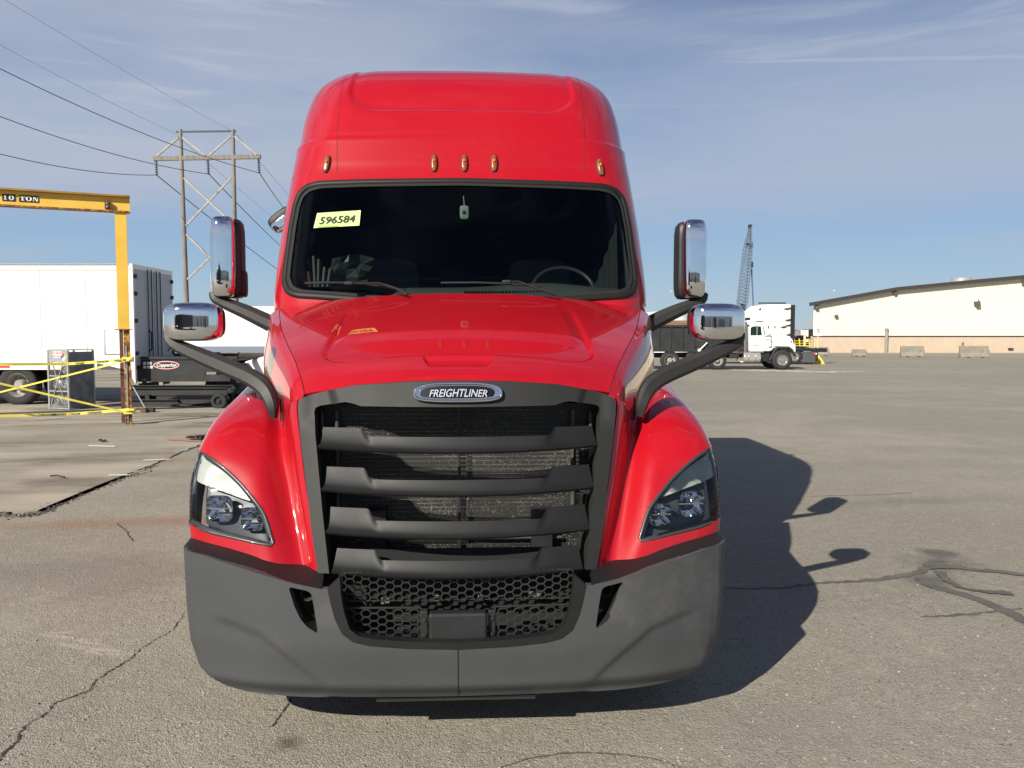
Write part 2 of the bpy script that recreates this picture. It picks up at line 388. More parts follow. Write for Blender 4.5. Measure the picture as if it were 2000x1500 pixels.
CV = np.concatenate([[0], np.cumsum(np.hypot(np.diff(CT[:, 0]), np.diff(CT[:, 1])))])
CBACK = 9.1
_tt = np.linspace(0, len(CT)-1, 1200); _fine = cr(CT, _tt); _vf = np.interp(_tt, np.arange(len(CT)), CV)
def cabv(v): return [np.interp(v, _vf, _fine[:, k]) for k in range(4)]
def z2v(z): return np.interp(z, CT[:, 0], CV)
def sstep(x, a, b): t = np.clip((x-a)/(b-a), 0, 1); return t*t*(3-2*t)
def S_cab(s, v, recess=True):
    s = np.asarray(s, float); v = np.asarray(v, float); z, Yf, w_, r = cabv(v); a = np.abs(s); L1 = w_-r; q = r*math.pi/2
    th = np.clip((a-L1)/r, 0, math.pi/2); over = np.maximum(a-L1-q, 0)
    x = np.where(a < L1, a, L1+r*np.sin(th)); y = r*(1-np.cos(th))*1.12+over
    Y = np.minimum(Yf+y+.085*np.minimum(x, 1.2)**2, CBACK)
    if recess:
        v0 = z2v(3.37); hx = .80; r_ = .22
        dx = np.maximum(a-(hx-r_), 0); dv = np.maximum((v0+r_)-v, 0); sd = np.where(a > hx-r_, np.where(v < v0+r_, np.hypot(dx, dv)-r_, a-hx), np.where(v < v0+r_, v0-v, -1))
        Y = Y+.030*sstep(-sd, -.008, .028)
    return np.stack([np.sign(s)*x, Y, z], -1)
fix = lambda h: np.array(h, float)
# windshield outline (left half from photograph) -> (s, v)
wl_px = [(900, 594), (800, 592), (700, 585), (625, 579), (580, 576.5), (562, 569), (555, 548), (560, 505), (569, 440), (577, 400), (584, 380), (598, 366), (622, 359), (700, 356), (800, 354.5), (904, 353.5)]
wsv = invert(S_cab, -1.24, 0.05, z2v(1.95), z2v(3.0), wl_px)
wsv[0, 0] = wsv[-1, 0] = 0
wfull = np.concatenate([wsv, (wsv*np.array([-1, 1]))[-2:0:-1]])
wfull = smooth_poly(resample(wfull, .08), 2)
VT = CV[-1]; vb = z2v(2.0)
SM = 1.62
panel('cab_front_panel', S_cab, [(-SM, .02), (SM, .02), (SM, VT), (-SM, VT)], [wfull], .016, red, truck, out=(0, -1, .4), smooth=180)
for sg in (-1, 1):
    U, V_ = np.meshgrid(np.linspace(SM, 5.2, 40), np.concatenate([np.linspace(0, z2v(3.0), 22), np.linspace(z2v(3.0), VT, 44)[1:]]), indexing='ij')
    P = S_cab(U.ravel()*sg, V_.ravel(), False); nU, nV = U.shape
    F = [(i*nV+j, (i+1)*nV+j, (i+1)*nV+j+1, i*nV+j+1) for i in range(nU-1) for j in range(nV-1)]
    obj('sleeper_side', P, F if sg > 0 else [f[::-1] for f in F], red, truck, 180)
for mir in (False, True):
    q = np.array([(1.52, z2v(2.16)), (2.42, z2v(2.22)), (2.42, z2v(2.84)), (1.86, z2v(2.86)), (1.62, z2v(2.62))]); q = smooth_poly(q, 1)
    panel('side_window', lambda u, v: S_cab(u, v, False), q, [], .06, MATS['badge_navy'] if 'badge_navy' in MATS else mat('dark_side_glass', (.006, .008, .010), .05, coat=1), truck, mirror=mir, off=.006, out=(1, 0, 0), smooth=180)
    on_surface_tube('door_seal', lambda u, v: S_cab(u, v, False), q, .016, blk, truck, flat=.5, off=.006, closed=True, mirror=mir, out=(1, 0, 0))
    dq = np.array([(1.42, .3), (1.42, z2v(2.55)), (1.75, z2v(2.94)), (2.55, z2v(2.94)), (2.55, .3)]); dq = resample(dq, .1, False); on_surface_tube('panel_gap', lambda u, v: S_cab(u, v, False), dq, .004, gap_m, truck, flat=.4, mirror=mir, out=(1, 0, 0))
mb = MB(); mb.b2(-1.16, 1.16, CBACK-.01, CBACK+.01, 1.0, 3.70); mb.b2(-1.0, 1.0, CBACK-.01, CBACK+.01, 3.70, 3.95); mb.build('rear_wall', red, truck)
mb = MB(); mb.b2(-.80, .80, 8.85, CBACK, 4.10, 4.142); mb.build('roof_cap', red, truck)
# roof panel seams, door seams
for sg in (-1, 1):
    vv = np.linspace(z2v(2.90), z2v(4.03), 60); ss = sg*np.interp(vv, [vv[0], vv[-1]], [.835, .93])
    on_surface_tube('panel_gap', S_cab, np.stack([ss, vv], 1), .0022, gap_m, truck, flat=.35)
    vv = np.array([z2v(3.08), z2v(3.06), z2v(2.98), z2v(2.92), z2v(2.885)]); ss = sg*np.array([1.60, 1.53, 1.49, 1.46, 1.38])
    on_surface_tube('door_seal', S_cab, smooth_poly(np.stack([ss, vv], 1), 2, False), .010, blk, truck, flat=.4)
seal_m = mat('seal_rubber', (.012, .011, .010), .55, spec=.3)
# windshield: seal, glass
on_surface_tube('windshield_seal', S_cab, wfull, .021, seal_m, truck, flat=.55, off=.004, closed=True, n=10)
on_surface_tube('glass_gasket', S_cab, (wfull-wfull.mean(0))*np.array([.972, .945])+wfull.mean(0), .017, blk_flat, truck, flat=.3, off=.0, closed=True)
ws = panel('windshield', S_cab, (wfull-wfull.mean(0))*.99+wfull.mean(0), [], .05, wind_g, truck, off=-.006, smooth=180)
# marker lights
amber = mat('amber_lens', (.26, .060, .006), .25, coat=.4, var=.15, vscale=40); amber_d = mat('amber_inner', (.5, .17, .02), .3)
for k, (px, py) in enumerate([(639, 322), (848, 320), (907, 320), (965, 320), (1171, 328)]):
    uv = invert(S_cab, -1.24, 1.24, z2v(2.87), z2v(3.14), [(px, py)]); P = S_cab(uv[:, 0], uv[:, 1])[0]; n = normals(S_cab, uv[:, 0], uv[:, 1])[0]; n *= -1 if n[1] > 0 else 1
    upv = S_cab(uv[:, 0], uv[:, 1]+.02)[0]-P; u = upv/np.linalg.norm(upv); r_ = np.cross(u, n); r_ /= np.linalg.norm(r_); tilt = {0: .14, 4: -.14}.get(k, 0); u2 = u+r_*tilt; u2 /= np.linalg.norm(u2); r2 = np.cross(u2, n)
    Mx = np.stack([r2, u2, n], 1)
    def shp(h, nn): 
        b = MB(); b.rbox((0, 0, 0), h, nn, 8, shape=lambda v: (v[0]*(1-.28*v[1]**2), v[1], v[2])); return [P+Mx@np.array(v) for v in b.V], b.F
    b = MB(); V, F = shp((.024, .068, .012), 4.5); b.add(V, F); base = b.build('marker_light_base', blk, truck, 180, merge=True)
    b = MB(); V, F = shp((.020, .062, .024), 4.0); b.add(V, F); le = b.build('marker_light', amber, truck, 180, merge=True)
    for dy in (-.052, .052): b = MB(); b.lathe(P+u2*dy+n*.020, n, [(0, .005), (.005, .004), (.006, 0)], 8); b.build('screw', chrome, le, 180)
    b = MB(); b.lathe(P+u2*.012+n*.028, n, [(0, .007), (.008, .004), (.011, 0)], 10); b.build('lens_bead', amber_d, le, 180)
# ---- hood side and fender shell (built once, mirrored) ----
G = np.array([
 [(1.155,5.26,1.985),(1.0,4.66,1.842),(.81,4.12,1.674),(.728,3.895,1.545),(.760,3.885,1.500),(.735,3.83,1.33),(.71,3.785,1.18),(.68,3.73,1.05),(.645,3.675,.91),(.612,3.625,.765)],
 [(1.222,5.30,1.94),(1.065,4.69,1.81),(.875,4.17,1.64),(.79,3.935,1.525),(.795,3.91,1.465),(.768,3.855,1.31),(.742,3.81,1.17),(.712,3.755,1.04),(.677,3.70,.90),(.643,3.645,.757)],
 [(1.247,5.34,1.80),(1.125,4.76,1.69),(.945,4.27,1.55),(.855,4.06,1.44),(.832,3.985,1.385),(.805,3.925,1.27),(.778,3.87,1.14),(.747,3.815,1.02),(.712,3.75,.885),(.68,3.685,.755)],
 [(1.25,5.38,1.64),(1.15,4.84,1.59),(1.0,4.40,1.49),(.905,4.17,1.395),(.875,4.065,1.335),(.85,3.965,1.24),(.82,3.895,1.13),(.79,3.835,1.015),(.755,3.77,.89),(.72,3.70,.767)],
 [(1.25,5.40,1.54),(1.18,4.86,1.555),(1.08,4.44,1.52),(.995,4.19,1.445),(.965,4.03,1.36),(.94,3.905,1.25),(.92,3.825,1.13),(.89,3.765,1.01),(.87,3.715,.90),(.85,3.68,.805)],
 [(1.25,5.42,1.47),(1.22,4.88,1.535),(1.17,4.48,1.51),(1.145,4.18,1.435),(1.125,3.99,1.345),(1.105,3.885,1.235),(1.08,3.84,1.12),(1.07,3.79,1.02),(1.065,3.765,.93),(1.06,3.745,.845)],
 [(1.255,5.42,1.39),(1.245,4.90,1.47),(1.228,4.54,1.455),(1.242,4.23,1.39),(1.248,4.03,1.30),(1.252,3.93,1.20),(1.250,3.875,1.10),(1.248,3.85,1.02),(1.246,3.84,.95),(1.240,3.835,.872)],
 [(1.25,5.42,1.25),(1.25,4.92,1.30),(1.245,4.60,1.29),(1.268,4.33,1.25),(1.275,4.16,1.17),(1.275,4.06,1.09),(1.275,4.01,1.01),(1.273,3.985,.955),(1.272,3.97,.91),(1.265,3.96,.865)],
], float)
G[:, :, 0] *= -1
S_sh = grid_surface(G); SC = (.105, .19)

# ---- hood centre ----
HE = np.array([(.722, 3.885, 1.548), (.735, 3.925, 1.590), (.79, 4.07, 1.662), (.895, 4.39, 1.768), (1.04, 4.82, 1.888), (1.148, 5.24, 1.985)])
HC = np.array([(0, 3.795, 1.603), (0, 3.86, 1.655), (0, 4.02, 1.728), (0, 4.32, 1.838), (0, 4.72, 1.968), (0, 5.09, 2.078)])
_tv = np.linspace(3.0, 0, 200); _rw = S_sh(np.zeros(200), _tv)*np.array([-1, 1, 1])-np.array([.0045, 0, 0])
def hood_edge(v):
    Yt = np.interp(np.clip(v, 0, 1)*5, range(6), HE[:, 1]); lo, hi = _rw[0, 1], _rw[-1, 1]; Yt = lo+(Yt-HE[0, 1])*(hi-lo)/(HE[-1, 1]-HE[0, 1])
    return np.stack([np.interp(Yt, _rw[:, 1], _rw[:, k]) for k in range(3)], -1)
def S_hood(u, v):
    u = np.asarray(u, float); v = np.asarray(v, float); e = hood_edge(v); c = cr(HC, v*5); k = np.abs(u)**2.2
    P = c*(1-k)[:, None]+e*k[:, None]; P[:, 0] = u*e[:, 0]
    # raised dome outline with a scooped front ledge
    hx = .72-.06*np.clip(v, 0, 1); r_ = .16; x = np.abs(P[:, 0]); Y = P[:, 1]; y0 = 4.02+.05*x**2
    dx = np.maximum(x-(hx-r_), 0); dv = np.maximum(y0+r_-Y, 0)
    sd = np.where(x > hx-r_, np.where(Y < y0+r_, np.hypot(dx, dv)-r_, x-hx), y0-Y)
    ins = sstep(-sd, -.008, .024)
    led = ins*(.013-.013*sstep(Y, y0+.22, y0+.34)*sstep(hx-x, .02, .10)) 
    fade = 1-sstep(Y, 4.62, 5.0)
    P[:, 2] -= led*fade*1.0
    # small notch above badge
    nx = .135+.035*(Y-3.87)/.12; nin = sstep(nx-x, -.001, .010)*sstep(Y, 3.872, 3.99)*(1-sstep(Y, 3.99, 4.004))
    P[:, 2] -= .020*nin
    return P
panel('hood_centre', S_hood, [(-1, 0), (1, 0), (1, 1), (-1, 1)], [], .0105, red, truck, scale=(.95, 1.42), out=(0, -.5, 1), smooth=180, flange=.03)
def S_under(u, v): P = S_hood(u*1.01, np.clip(v, 0, 1)); P[:, 2] -= .02; P[:, 1] += .01; return P

def pxuv(pts, S=S_sh): return invert(S, 0, 7, 0, 9, pts)
hl = pxuv([(396, 880), (412, 893), (440, 915), (475, 949), (503, 983), (517, 1003), (527, 1032), (538, 1068), (500, 1061), (450, 1050), (405, 1040)])
hl = np.concatenate([hl, [(6.45, 8.02), (6.5, 7.4), (6.45, 6.6), (6.4, 5.9), (6.25, 5.45)]])
def round_poly(p, f=.18):
    q = []; n = len(p)
    for i in range(n): a, b = p[i], p[(i+1) % n]; q += [a*(1-f)+b*f, a*f+b*(1-f)]
    return np.array(q)
hl = round_poly(hl, .2); hlc = hl.mean(0)
dark_house = mat('headlight_housing', (.055, .060, .070), .4, var=.1, vscale=12)
drl_m = mat('light_guide_white', (.52, .55, .48), .35, var=.05, vscale=8)
refl = mat('lamp_reflector', (.80, .81, .84), .06, metal=1, bump=.05, bscale=50)
redref = mat('red_side_reflector', (.30, .035, .02), .2, coat=1)
hl_trim = mat('lens_rim_grey', (.04, .04, .04), .35, coat=.2)
def insw(poly, f): c = poly.mean(0); return (poly-c)*f+c
def S_off(d):
    def S(u, v):
        P = S_sh(u, v); n = normals(S_sh, u, v); n *= np.sign(n[:, 1:2])*1.0; return P+n*d
    return S
for mir in (False, True):
    sgn = 1 if mir else -1
    sh = panel('fender', S_sh, [(0, 0), (7, 0), (7, 9), (0, 9)], [hl], .0165, red, truck, flange=.03, mirror=mir, scale=SC, out=(-.3, -.8, .5), smooth=180)
    h = thing_h = panel('headlight', S_off(.075), insw(hl, .985), [], .02, dark_house, truck, mirror=mir, scale=SC, smooth=180)
    on_surface_tube('lamp_bezel', S_off(.02), insw(hl, .97), .014, dark_house, h, closed=True, mirror=mir, flat=1.0)
    on_surface_tube('lens_edge', S_sh, insw(hl, .985), .0075, hl_trim, h, closed=True, mirror=mir, flat=.6)
    panel('light_lens', S_off(.002), insw(hl, .995), [], .03, lens_g, h, mirror=mir, scale=SC, smooth=180)
    drl = pxuv([(398, 887), (391, 902), (388, 922), (391, 938), (400, 948), (430, 957), (460, 968), (490, 978), (470, 950), (440, 918), (414, 894)])
    drl = round_poly(drl, .2); panel('daytime_light', S_off(.022), drl, [], .012, drl_m, h, mirror=mir, scale=SC, smooth=180, flange=.02)
    panel('side_reflector', S_off(.012), [(6.2, 6.0), (6.36, 6.2), (6.38, 7.6), (6.2, 7.75)], [], .02, redref, h, mirror=mir, scale=SC, smooth=180)
    for (px, py, r_) in ((423, 983, .066), (489, 1004, .058)):
        uv = pxuv([(px, py)]); P = S_off(.066)(uv[:, 0], uv[:, 1])[0]; P[0] *= (-1 if mir else 1)
        ax = np.array((sgn*-.12, 1, .03)); b = MB(); c = P-np.array((0, .045, 0))
        prof = [(r_*1.02, -.004), (r_, .0), (r_*.93, .012), (r_*.80, .030), (r_*.58, .046), (r_*.3, .056), (.012, .060)]
        n_ = 32; x = Vector(ax).normalized().cross(Vector((0, 0, 1))).normalized(); y = x.cross(Vector(ax).normalized()); V = []; F = []
        for rr, hh in prof:
            for i in range(n_):
                t = 2*math.pi*i/n_; sq = 1/((abs(math.cos(t))**4+abs(math.sin(t))**4)**.25); fac = 1+.045*((i % 2)-.5)*(rr < r_*.98)
                V.append(Vector(c)+Vector(ax).normalized()*hh*fac+(x*math.cos(t)+y*math.sin(t))*rr*sq*.93)
        for k in range(len(prof)-1):
            for i in range(n_): F.append((k*n_+i, k*n_+(i+1) % n_, (k+1)*n_+(i+1) % n_, (k+1)*n_+i))
        b.add(V, F); rf = b.build('reflector', refl, h, 25)
        b = MB(); b.lathe(Vector(c)+Vector(ax).normalized()*.02, ax, [(0, -.014), (.008, -.010), (.010, .0), (.010, .04)], 12); b.build('bulb', chrome, rf, 180)
        b = MB(); b.bar(Vector(c)+x*r_*.95, Vector(c)-x*r_*.95, .004, .006); b.build('lamp_divider', refl, rf)
# dark lining under the gaps and inside the nose
b = MB(); b.b2(-.62, .62, 4.12, 4.14, .5, 1.52); b.b2(-.9, .9, 4.15, 4.2, .4, 1.5); b.build('front_bulkhead', blk_flat, truck)
for sg in (-1, 1): b = MB(); b.b2(sg*.85, sg*1.19, 4.10, 4.14, .26, 1.0); b.b2(sg*1.17, sg*1.20, 3.95, 4.13, .28, 1.0); b.build('wheel_well_light_block', blk_flat, truck)  # added panels blocking sun that leaked into the truck's shadow
for sg in (-1, 1):
    b = MB(); pts = [tuple(p) for p in S_hood(np.full(30, sg*1.0), np.linspace(0, 1, 30))]
    b.tube([(p[0]+sg*.002, p[1], p[2]-.010) for p in pts], .007, 6); b.build('hood_gap_lining', gap_m, truck, 180)
b = MB(); b.add([tuple(p) for p in S_under(*[a.ravel() for a in np.meshgrid(np.linspace(-1, 1, 20), np.linspace(0, 1, 14), indexing='ij')])], [(i*14+j, (i+1)*14+j, (i+1)*14+j+1, i*14+j+1) for i in range(19) for j in range(13)]); b.build('hood_inner', blk_flat, truck, 180)
# cowl
b = MB()
for i in range(24):
    x0, x1 = -1.12+i*2.24/24, -1.12+(i+1)*2.24/24; y0 = 5.10+.13*x0*x0; y1 = 5.10+.13*x1*x1; z0 = 2.035-.05*x0*x0; z1 = 2.035-.05*x1*x1
    b.add([(x0, y0-.03, z0-.05), (x1, y1-.03, z1-.05), (x1, y1+.14, z1+.0), (x0, y0+.14, z0+.0)], [(0, 1, 2, 3)])
b.build('cowl', blk, truck, 180)

# ---- grille surround ----
def Yg(x, z): return 3.545+(z-.80)*.262+.145*(np.abs(x)/.75)**2
def S_g(x, z): x = np.asarray(x, float); z = np.asarray(z, float); return np.stack([x, Yg(x, z), z], -1)
def half(px): 
    q = invert(S_g, -1.0, .1, .4, 1.8, px); q[np.abs([p[0]-896 for p in px]) < 3, 0] = 0; return q
def full(h): m = h*np.array([-1, 1]); m = m[::-1]; m = m[1:] if abs(h[-1][0]) < 1e-6 else m; m = m[:-1] if abs(h[0][0]) < 1e-6 else m; return np.concatenate([h, m])
so = full(half([(896, 745), (800, 746.5), (700, 753), (650, 762), (608, 772), (590, 779), (584, 788), (585, 815), (592, 880), (602, 960), (612, 1045), (623, 1119)]))
si = full(half([(896, 796), (706, 794), (698, 791), (688, 788), (675, 786), (625, 794), (617, 798), (614, 806), (622, 890), (632, 1000), (645, 1119.5)]))
def notch(h):   # outline: surround as one closed band open at the bottom
    return h
outer = half([(896, 745), (800, 746.5), (700, 753), (650, 762), (608, 772), (590, 779), (584, 788), (585, 815), (592, 880), (602, 960), (612, 1045), (623, 1119)])
inner = half([(896, 796), (706, 794), (698, 791), (688, 788), (675, 786), (625, 794), (617, 798), (614, 806), (622, 890), (632, 1000), (645, 1120)])
ring = np.concatenate([outer, inner[::-1]]); ringf = np.concatenate([outer, inner[::-1][:-1], (inner*np.array([-1, 1]))[0:], (outer*np.array([-1, 1]))[::-1][:-1]])
def S_gs(x, z):     # header is pressed back beside the badge bar
    P = S_g(x, z); a = np.abs(P[:, 0]); zz = P[:, 2]
    P[:, 1] += .022*sstep(a+.35*(1.55-zz), .56, .60)*sstep(zz, 1.36, 1.45)*(1-sstep(a, .66, .75))
    return P
sur = panel('grille_surround', S_gs, ringf, [], .014, surr_m, truck, flange=.10, flangedir=(0, 1, 0), off=.012, smooth=30)
# ---- louvres ----
def gx(px, py): q = invert(S_g, -1, 1, .4, 1.8, [(px, py)])[0]; return q
LV = [((620, 872), (642, 837), 883, 855, 700), ((626, 955), (648, 915), 967, 940, 707), ((634, 1038), (658, 995), 1050, 1021, 715), ((648, 1116), (668, 1077), 1127, 1099, 727)]
for (bl, tl, bm, tm, sx_) in LV:
    xb, zb = gx(*bl); xt, zt = gx(*tl); zbm = gx(896, bm)[1]; ztm = gx(896, tm)[1]; xs = abs(gx(sx_, tl[1])[0]); n_ = 90; V = []; F = []; K = 9
    for i in range(n_+1):
        u = -1+2*i/n_; a = abs(u)
        for k in range(K):
            t = k/(K-1); xe = abs(xb)*(1-t*.3)+abs(xt)*t*.3; x = u*xe; ax = abs(x)
            zbot = zb+(zbm-zb)*(1-(ax/abs(xb))**2 if ax < abs(xb) else 0); blend = sstep(ax, xs-.040-.040*(1-t), xs+.0-.025*(1-t)); ztop = (ztm+(zt-ztm)*blend)
            z = zbot+(ztop-zbot)*t; curve = math.sin(t*math.pi*.5)
            Y = Yg(x*.97, zbot)-.010+(.085*blend+.05*(1-blend))*t**.5+.004
            V.append((x, Y, z))
    for i in range(n_):
        for k in range(K-1): F.append((i*K+k, (i+1)*K+k, (i+1)*K+k+1, i*K+k+1))
    # underside lip
    b0 = len(V)
    for i in range(n_+1): v = V[i*K]; V.append((v[0], v[1]+.008, v[2]-.010)); V.append((v[0], v[1]+.11, v[2]+.008))
    for i in range(n_): F.append((i*K, b0+2*i, b0+2*i+2, (i+1)*K)); F.append((b0+2*i, b0+2*i+1, b0+2*i+3, b0+2*i+2))
    obj('grille_louvre', V, F, slat_m, truck, 45)
# grille inner box, radiator, screen
b = MB()
for sg in (-1, 1):
    b.add([(sg*.735, Yg(.73, 1.47)+.02, 1.50), (sg*.60, Yg(.6, .78)+.02, .72), (sg*.56, 4.13, .70), (sg*.66, 4.13, 1.52)], [(0, 1, 2, 3)])
b.add([(-.74, 3.86, 1.50), (.74, 3.86, 1.50), (.7, 4.13, 1.53), (-.7, 4.13, 1.53)], [(0, 1, 2, 3)])
b.build('air_duct', blk_flat, truck)
rad = bpy.data.materials.new('radiator_core'); rad.use_nodes = True; nt = rad.node_tree; L = nt.links; bs = nt.nodes['Principled BSDF']
tc = nt.nodes.new('ShaderNodeTexCoord'); sp = nt.nodes.new('ShaderNodeSeparateXYZ'); L.new(tc.outputs['Object'], sp.inputs[0])
def nn(tree, t, **kw):
    n = tree.nodes.new(t)
    for k, v in kw.items(): setattr(n, k, v)
    return n
def mth(tree, op, a, b=None, c=None, clamp=False):
    n = tree.nodes.new('ShaderNodeMath'); n.operation = op; n.use_clamp = clamp
    for i, v in enumerate((a, b, c)):
        if v is None: continue
        if isinstance(v, (int, float)): n.inputs[i].default_value = v
        else: tree.links.new(v, n.inputs[i])
    return n.outputs[0]
wv = mth(nt, 'SINE', mth(nt, 'MULTIPLY', sp.outputs[2], 2*math.pi/.021)); no = nn(nt, 'ShaderNodeTexNoise'); no.inputs['Scale'].default_value = 5; no.inputs['Detail'].default_value = 4
mp = nn(nt, 'ShaderNodeMapping'); mp.inputs['Scale'].default_value = (.5, 1, 4); L.new(tc.outputs['Object'], mp.inputs[0]); L.new(mp.outputs[0], no.inputs[0])
f1 = mth(nt, 'MULTIPLY', mth(nt, 'GREATER_THAN', wv, .72), mth(nt, 'MULTIPLY_ADD', no.outputs[0], 3, -1.05, clamp=True), clamp=True)
mx = nn(nt, 'ShaderNodeMix', data_type='RGBA'); L.new(f1, mx.inputs['Factor']); mx.inputs['A'].default_value = (.018, .018, .017, 1); mx.inputs['B'].default_value = (.22, .21, .18, 1); L.new(mx.outputs['Result'], bs.inputs['Base Color']); bs.inputs['Roughness'].default_value = .6
b = MB(); b.b2(-.60, .60, 4.02, 4.06, .62, 1.48); b.build('radiator', rad, truck)
# bug screen in front of the radiator: dark weave, sun glints painted in as pale specks
scr = bpy.data.materials.new('insect_screen'); scr.use_nodes = True; nt = scr.node_tree; L = nt.links; bs = nt.nodes['Principled BSDF']; ou = nt.nodes['Material Output']
tc = nn(nt, 'ShaderNodeTexCoord'); sp = nn(nt, 'ShaderNodeSeparateXYZ'); L.new(tc.outputs['Object'], sp.inputs[0])
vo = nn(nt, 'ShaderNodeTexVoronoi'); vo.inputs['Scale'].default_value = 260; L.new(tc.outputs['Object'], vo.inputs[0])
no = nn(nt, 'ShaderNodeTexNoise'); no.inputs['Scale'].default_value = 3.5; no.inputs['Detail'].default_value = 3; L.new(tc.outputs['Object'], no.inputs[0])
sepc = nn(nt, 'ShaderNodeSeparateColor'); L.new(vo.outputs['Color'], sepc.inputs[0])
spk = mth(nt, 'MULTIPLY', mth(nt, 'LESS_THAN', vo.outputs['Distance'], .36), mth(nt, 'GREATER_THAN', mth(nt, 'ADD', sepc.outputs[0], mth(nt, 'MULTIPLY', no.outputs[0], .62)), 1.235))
wx = mth(nt, 'ABSOLUTE', mth(nt, 'SINE', mth(nt, 'MULTIPLY', sp.outputs[0], math.pi/.0065))); wz = mth(nt, 'ABSOLUTE', mth(nt, 'SINE', mth(nt, 'MULTIPLY', sp.outputs[2], math.pi/.0065)))
weave = mth(nt, 'GREATER_THAN', mth(nt, 'MINIMUM', wx, wz), .42)
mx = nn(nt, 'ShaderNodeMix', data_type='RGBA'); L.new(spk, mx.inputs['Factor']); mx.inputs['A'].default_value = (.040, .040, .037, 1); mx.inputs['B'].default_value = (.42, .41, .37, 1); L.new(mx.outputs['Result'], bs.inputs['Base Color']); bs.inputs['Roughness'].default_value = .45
tr = nn(nt, 'ShaderNodeBsdfTransparent'); ms = nn(nt, 'ShaderNodeMixShader'); al = mth(nt, 'SUBTRACT', 1.0, mth(nt, 'MULTIPLY', weave, mth(nt, 'SUBTRACT', 1.0, spk))); L.new(al, ms.inputs[0]); L.new(tr.outputs[0], ms.inputs[1]); L.new(bs.outputs[0], ms.inputs[2]); L.new(ms.outputs[0], ou.inputs[0])
b = MB(); b.add([(-.68, 3.965, .64), (.68, 3.965, .64), (.70, 3.985, 1.50), (-.70, 3.985, 1.50)], [(0, 1, 2, 3)]); b.build('insect_screen', scr, truck)
b = MB(); b.bar((0, 3.94, .66), (0, 3.96, 1.49), .012, .02); b.build('screen_centre_bar', blk, truck)
alu = mat('dull_aluminium', (.07, .068, .06), .55, metal=.3, var=.3, vscale=20)
for x, z0, z1 in ((-.585, .9, 1.46), (-.655, 1.28, 1.45), (-.69, 1.28, 1.45), (.555, .9, 1.46), (.64, 1.3, 1.45)):
    b = MB(); b.cyl((x, 3.945, z0), (x, 3.955, z1), .013 if z0 < 1 else .01, n=10); b.build('coolant_pipe', alu, truck, 60)
b = MB(); b.cyl((-.5, 3.94, .835), (.5, 3.94, .835), .008, n=8); b.build('cooler_tube', alu, truck, 60)
# ---- badge ----
bc = at(896, 768, Yg(0, 1.555)); bY = Yg(0, bc[2])-.03
c0 = at(896, 768.5, bY); hw = .199; hh = .038
def S_b(x, z): x = np.asarray(x, float); z = np.asarray(z, float); return np.stack([c0[0]*0+x, bY+.14*(x/.75)**2+(z-c0[2])*.26-.0, z], -1)
def oval(fx, top, bot, dz=0):
    t = np.linspace(0, 2*math.pi, 65)[:-1]; x = np.sign(np.cos(t))*np.abs(np.cos(t))**.62*hw*fx; z = np.where(np.sin(t) > 0, np.abs(np.sin(t))**.72*top, -np.abs(np.sin(t))**.55*bot); return np.stack([x, z+c0[2]+dz], 1)
navy = mat('badge_navy', (.004, .006, .016), .4, spec=.25); silver = mat('badge_silver', (.50, .53, .58), .38, metal=.5)
bd = panel('badge', S_b, oval(1, .047, .035), [], .012, chrome, truck, flange=.03, flangedir=(0, 1, 0), off=.0, smooth=60)
panel('badge_field', S_b, oval(.86, .037, .023, -.001), [], .012, navy, bd, off=.003, smooth=60)
on_surface_tube('badge_rim', S_b, oval(.985, .046, .034), .006, chrome, bd, closed=True, flat=.9)
on_surface_tube('badge_inner_rim', S_b, oval(.86, .037, .023, -.001), .0035, chrome, bd, closed=True, flat=.9, off=.003)
Mt = facing((0, bY-.007, c0[2]-.0015), (1, 0, 0), (0, .26, 1)); lt = text('badge_lettering', 'FREIGHTLINER', Mt, .044, .002, silver, bd, shear=.28, bold=.0004, xs=.92, arch=.16)

# ---- bumper ----
def S_bm(s, z):
    s = np.asarray(s, float); z = np.asarray(z, float); a = np.abs(s); w_ = np.interp(z, [.22, .26, .32, .43, .60, .9], [1.09, 1.15, 1.20, 1.23, 1.245, 1.255]); rx = .085; L1 = w_-rx; q = .16
    th = np.clip((a-L1)/q, 0, 1)*math.pi/2; over = np.maximum(a-L1-q, 0)
    p_ = .78
    x = np.where(a < L1, a, L1+rx*np.sin(th)); y = .105*(1-np.cos(th)); x = x+.05*np.minimum(over, .3); Y = 3.455+.072*x**2+.105*np.clip((a-.62)/.56, 0, 1)**2+y+over
    Y = Y+.06*sstep(.31-z, 0, .08)+.02*sstep(.50-z, 0, .2)+.012*(z-.5)
    # swept crease lower outside
    cz = np.interp(a, [.45, .60, .72, .86, 1.0, 1.12], [.27, .335, .44, .545, .585, .60]); d = cz-z
    Y = Y+.013*sstep(d, 0, .045)*sstep(a, .50, .66)*(1-sstep(a, 1.0, 1.12))*(1-sstep(d, .06, .34))
    return np.stack([np.sign(s)*x, Y, z], -1)
def bpx(pts):
    q = invert(S_bm, -1.7, .05, .2, .95, pts); return q
U_out = bpx([(640, 1150), (645, 1175), (654, 1208), (668, 1238), (690, 1254), (720, 1261), (790, 1266), (893, 1268)]); U_out[-1, 0] = 0
U_in = bpx([(664, 1128), (666, 1160), (672, 1195), (683, 1228), (700, 1242), (730, 1248), (800, 1253), (893, 1255)]); U_in[-1, 0] = 0
bo = np.array([(0, .232), (.55, .232), (.62, .224), (.95, .230), (1.15, .255), (1.6, .28), (1.6, .86), (1.28, .862), (1.12, .847), (1.0, .824), (.85, .792), (.70, .757), (.585, .736)])*np.array([-1, 1])
bo_top = [(.585, .736), (.70, .757), (.85, .792), (1.0, .824), (1.12, .847), (1.28, .862), (1.6, .86)]
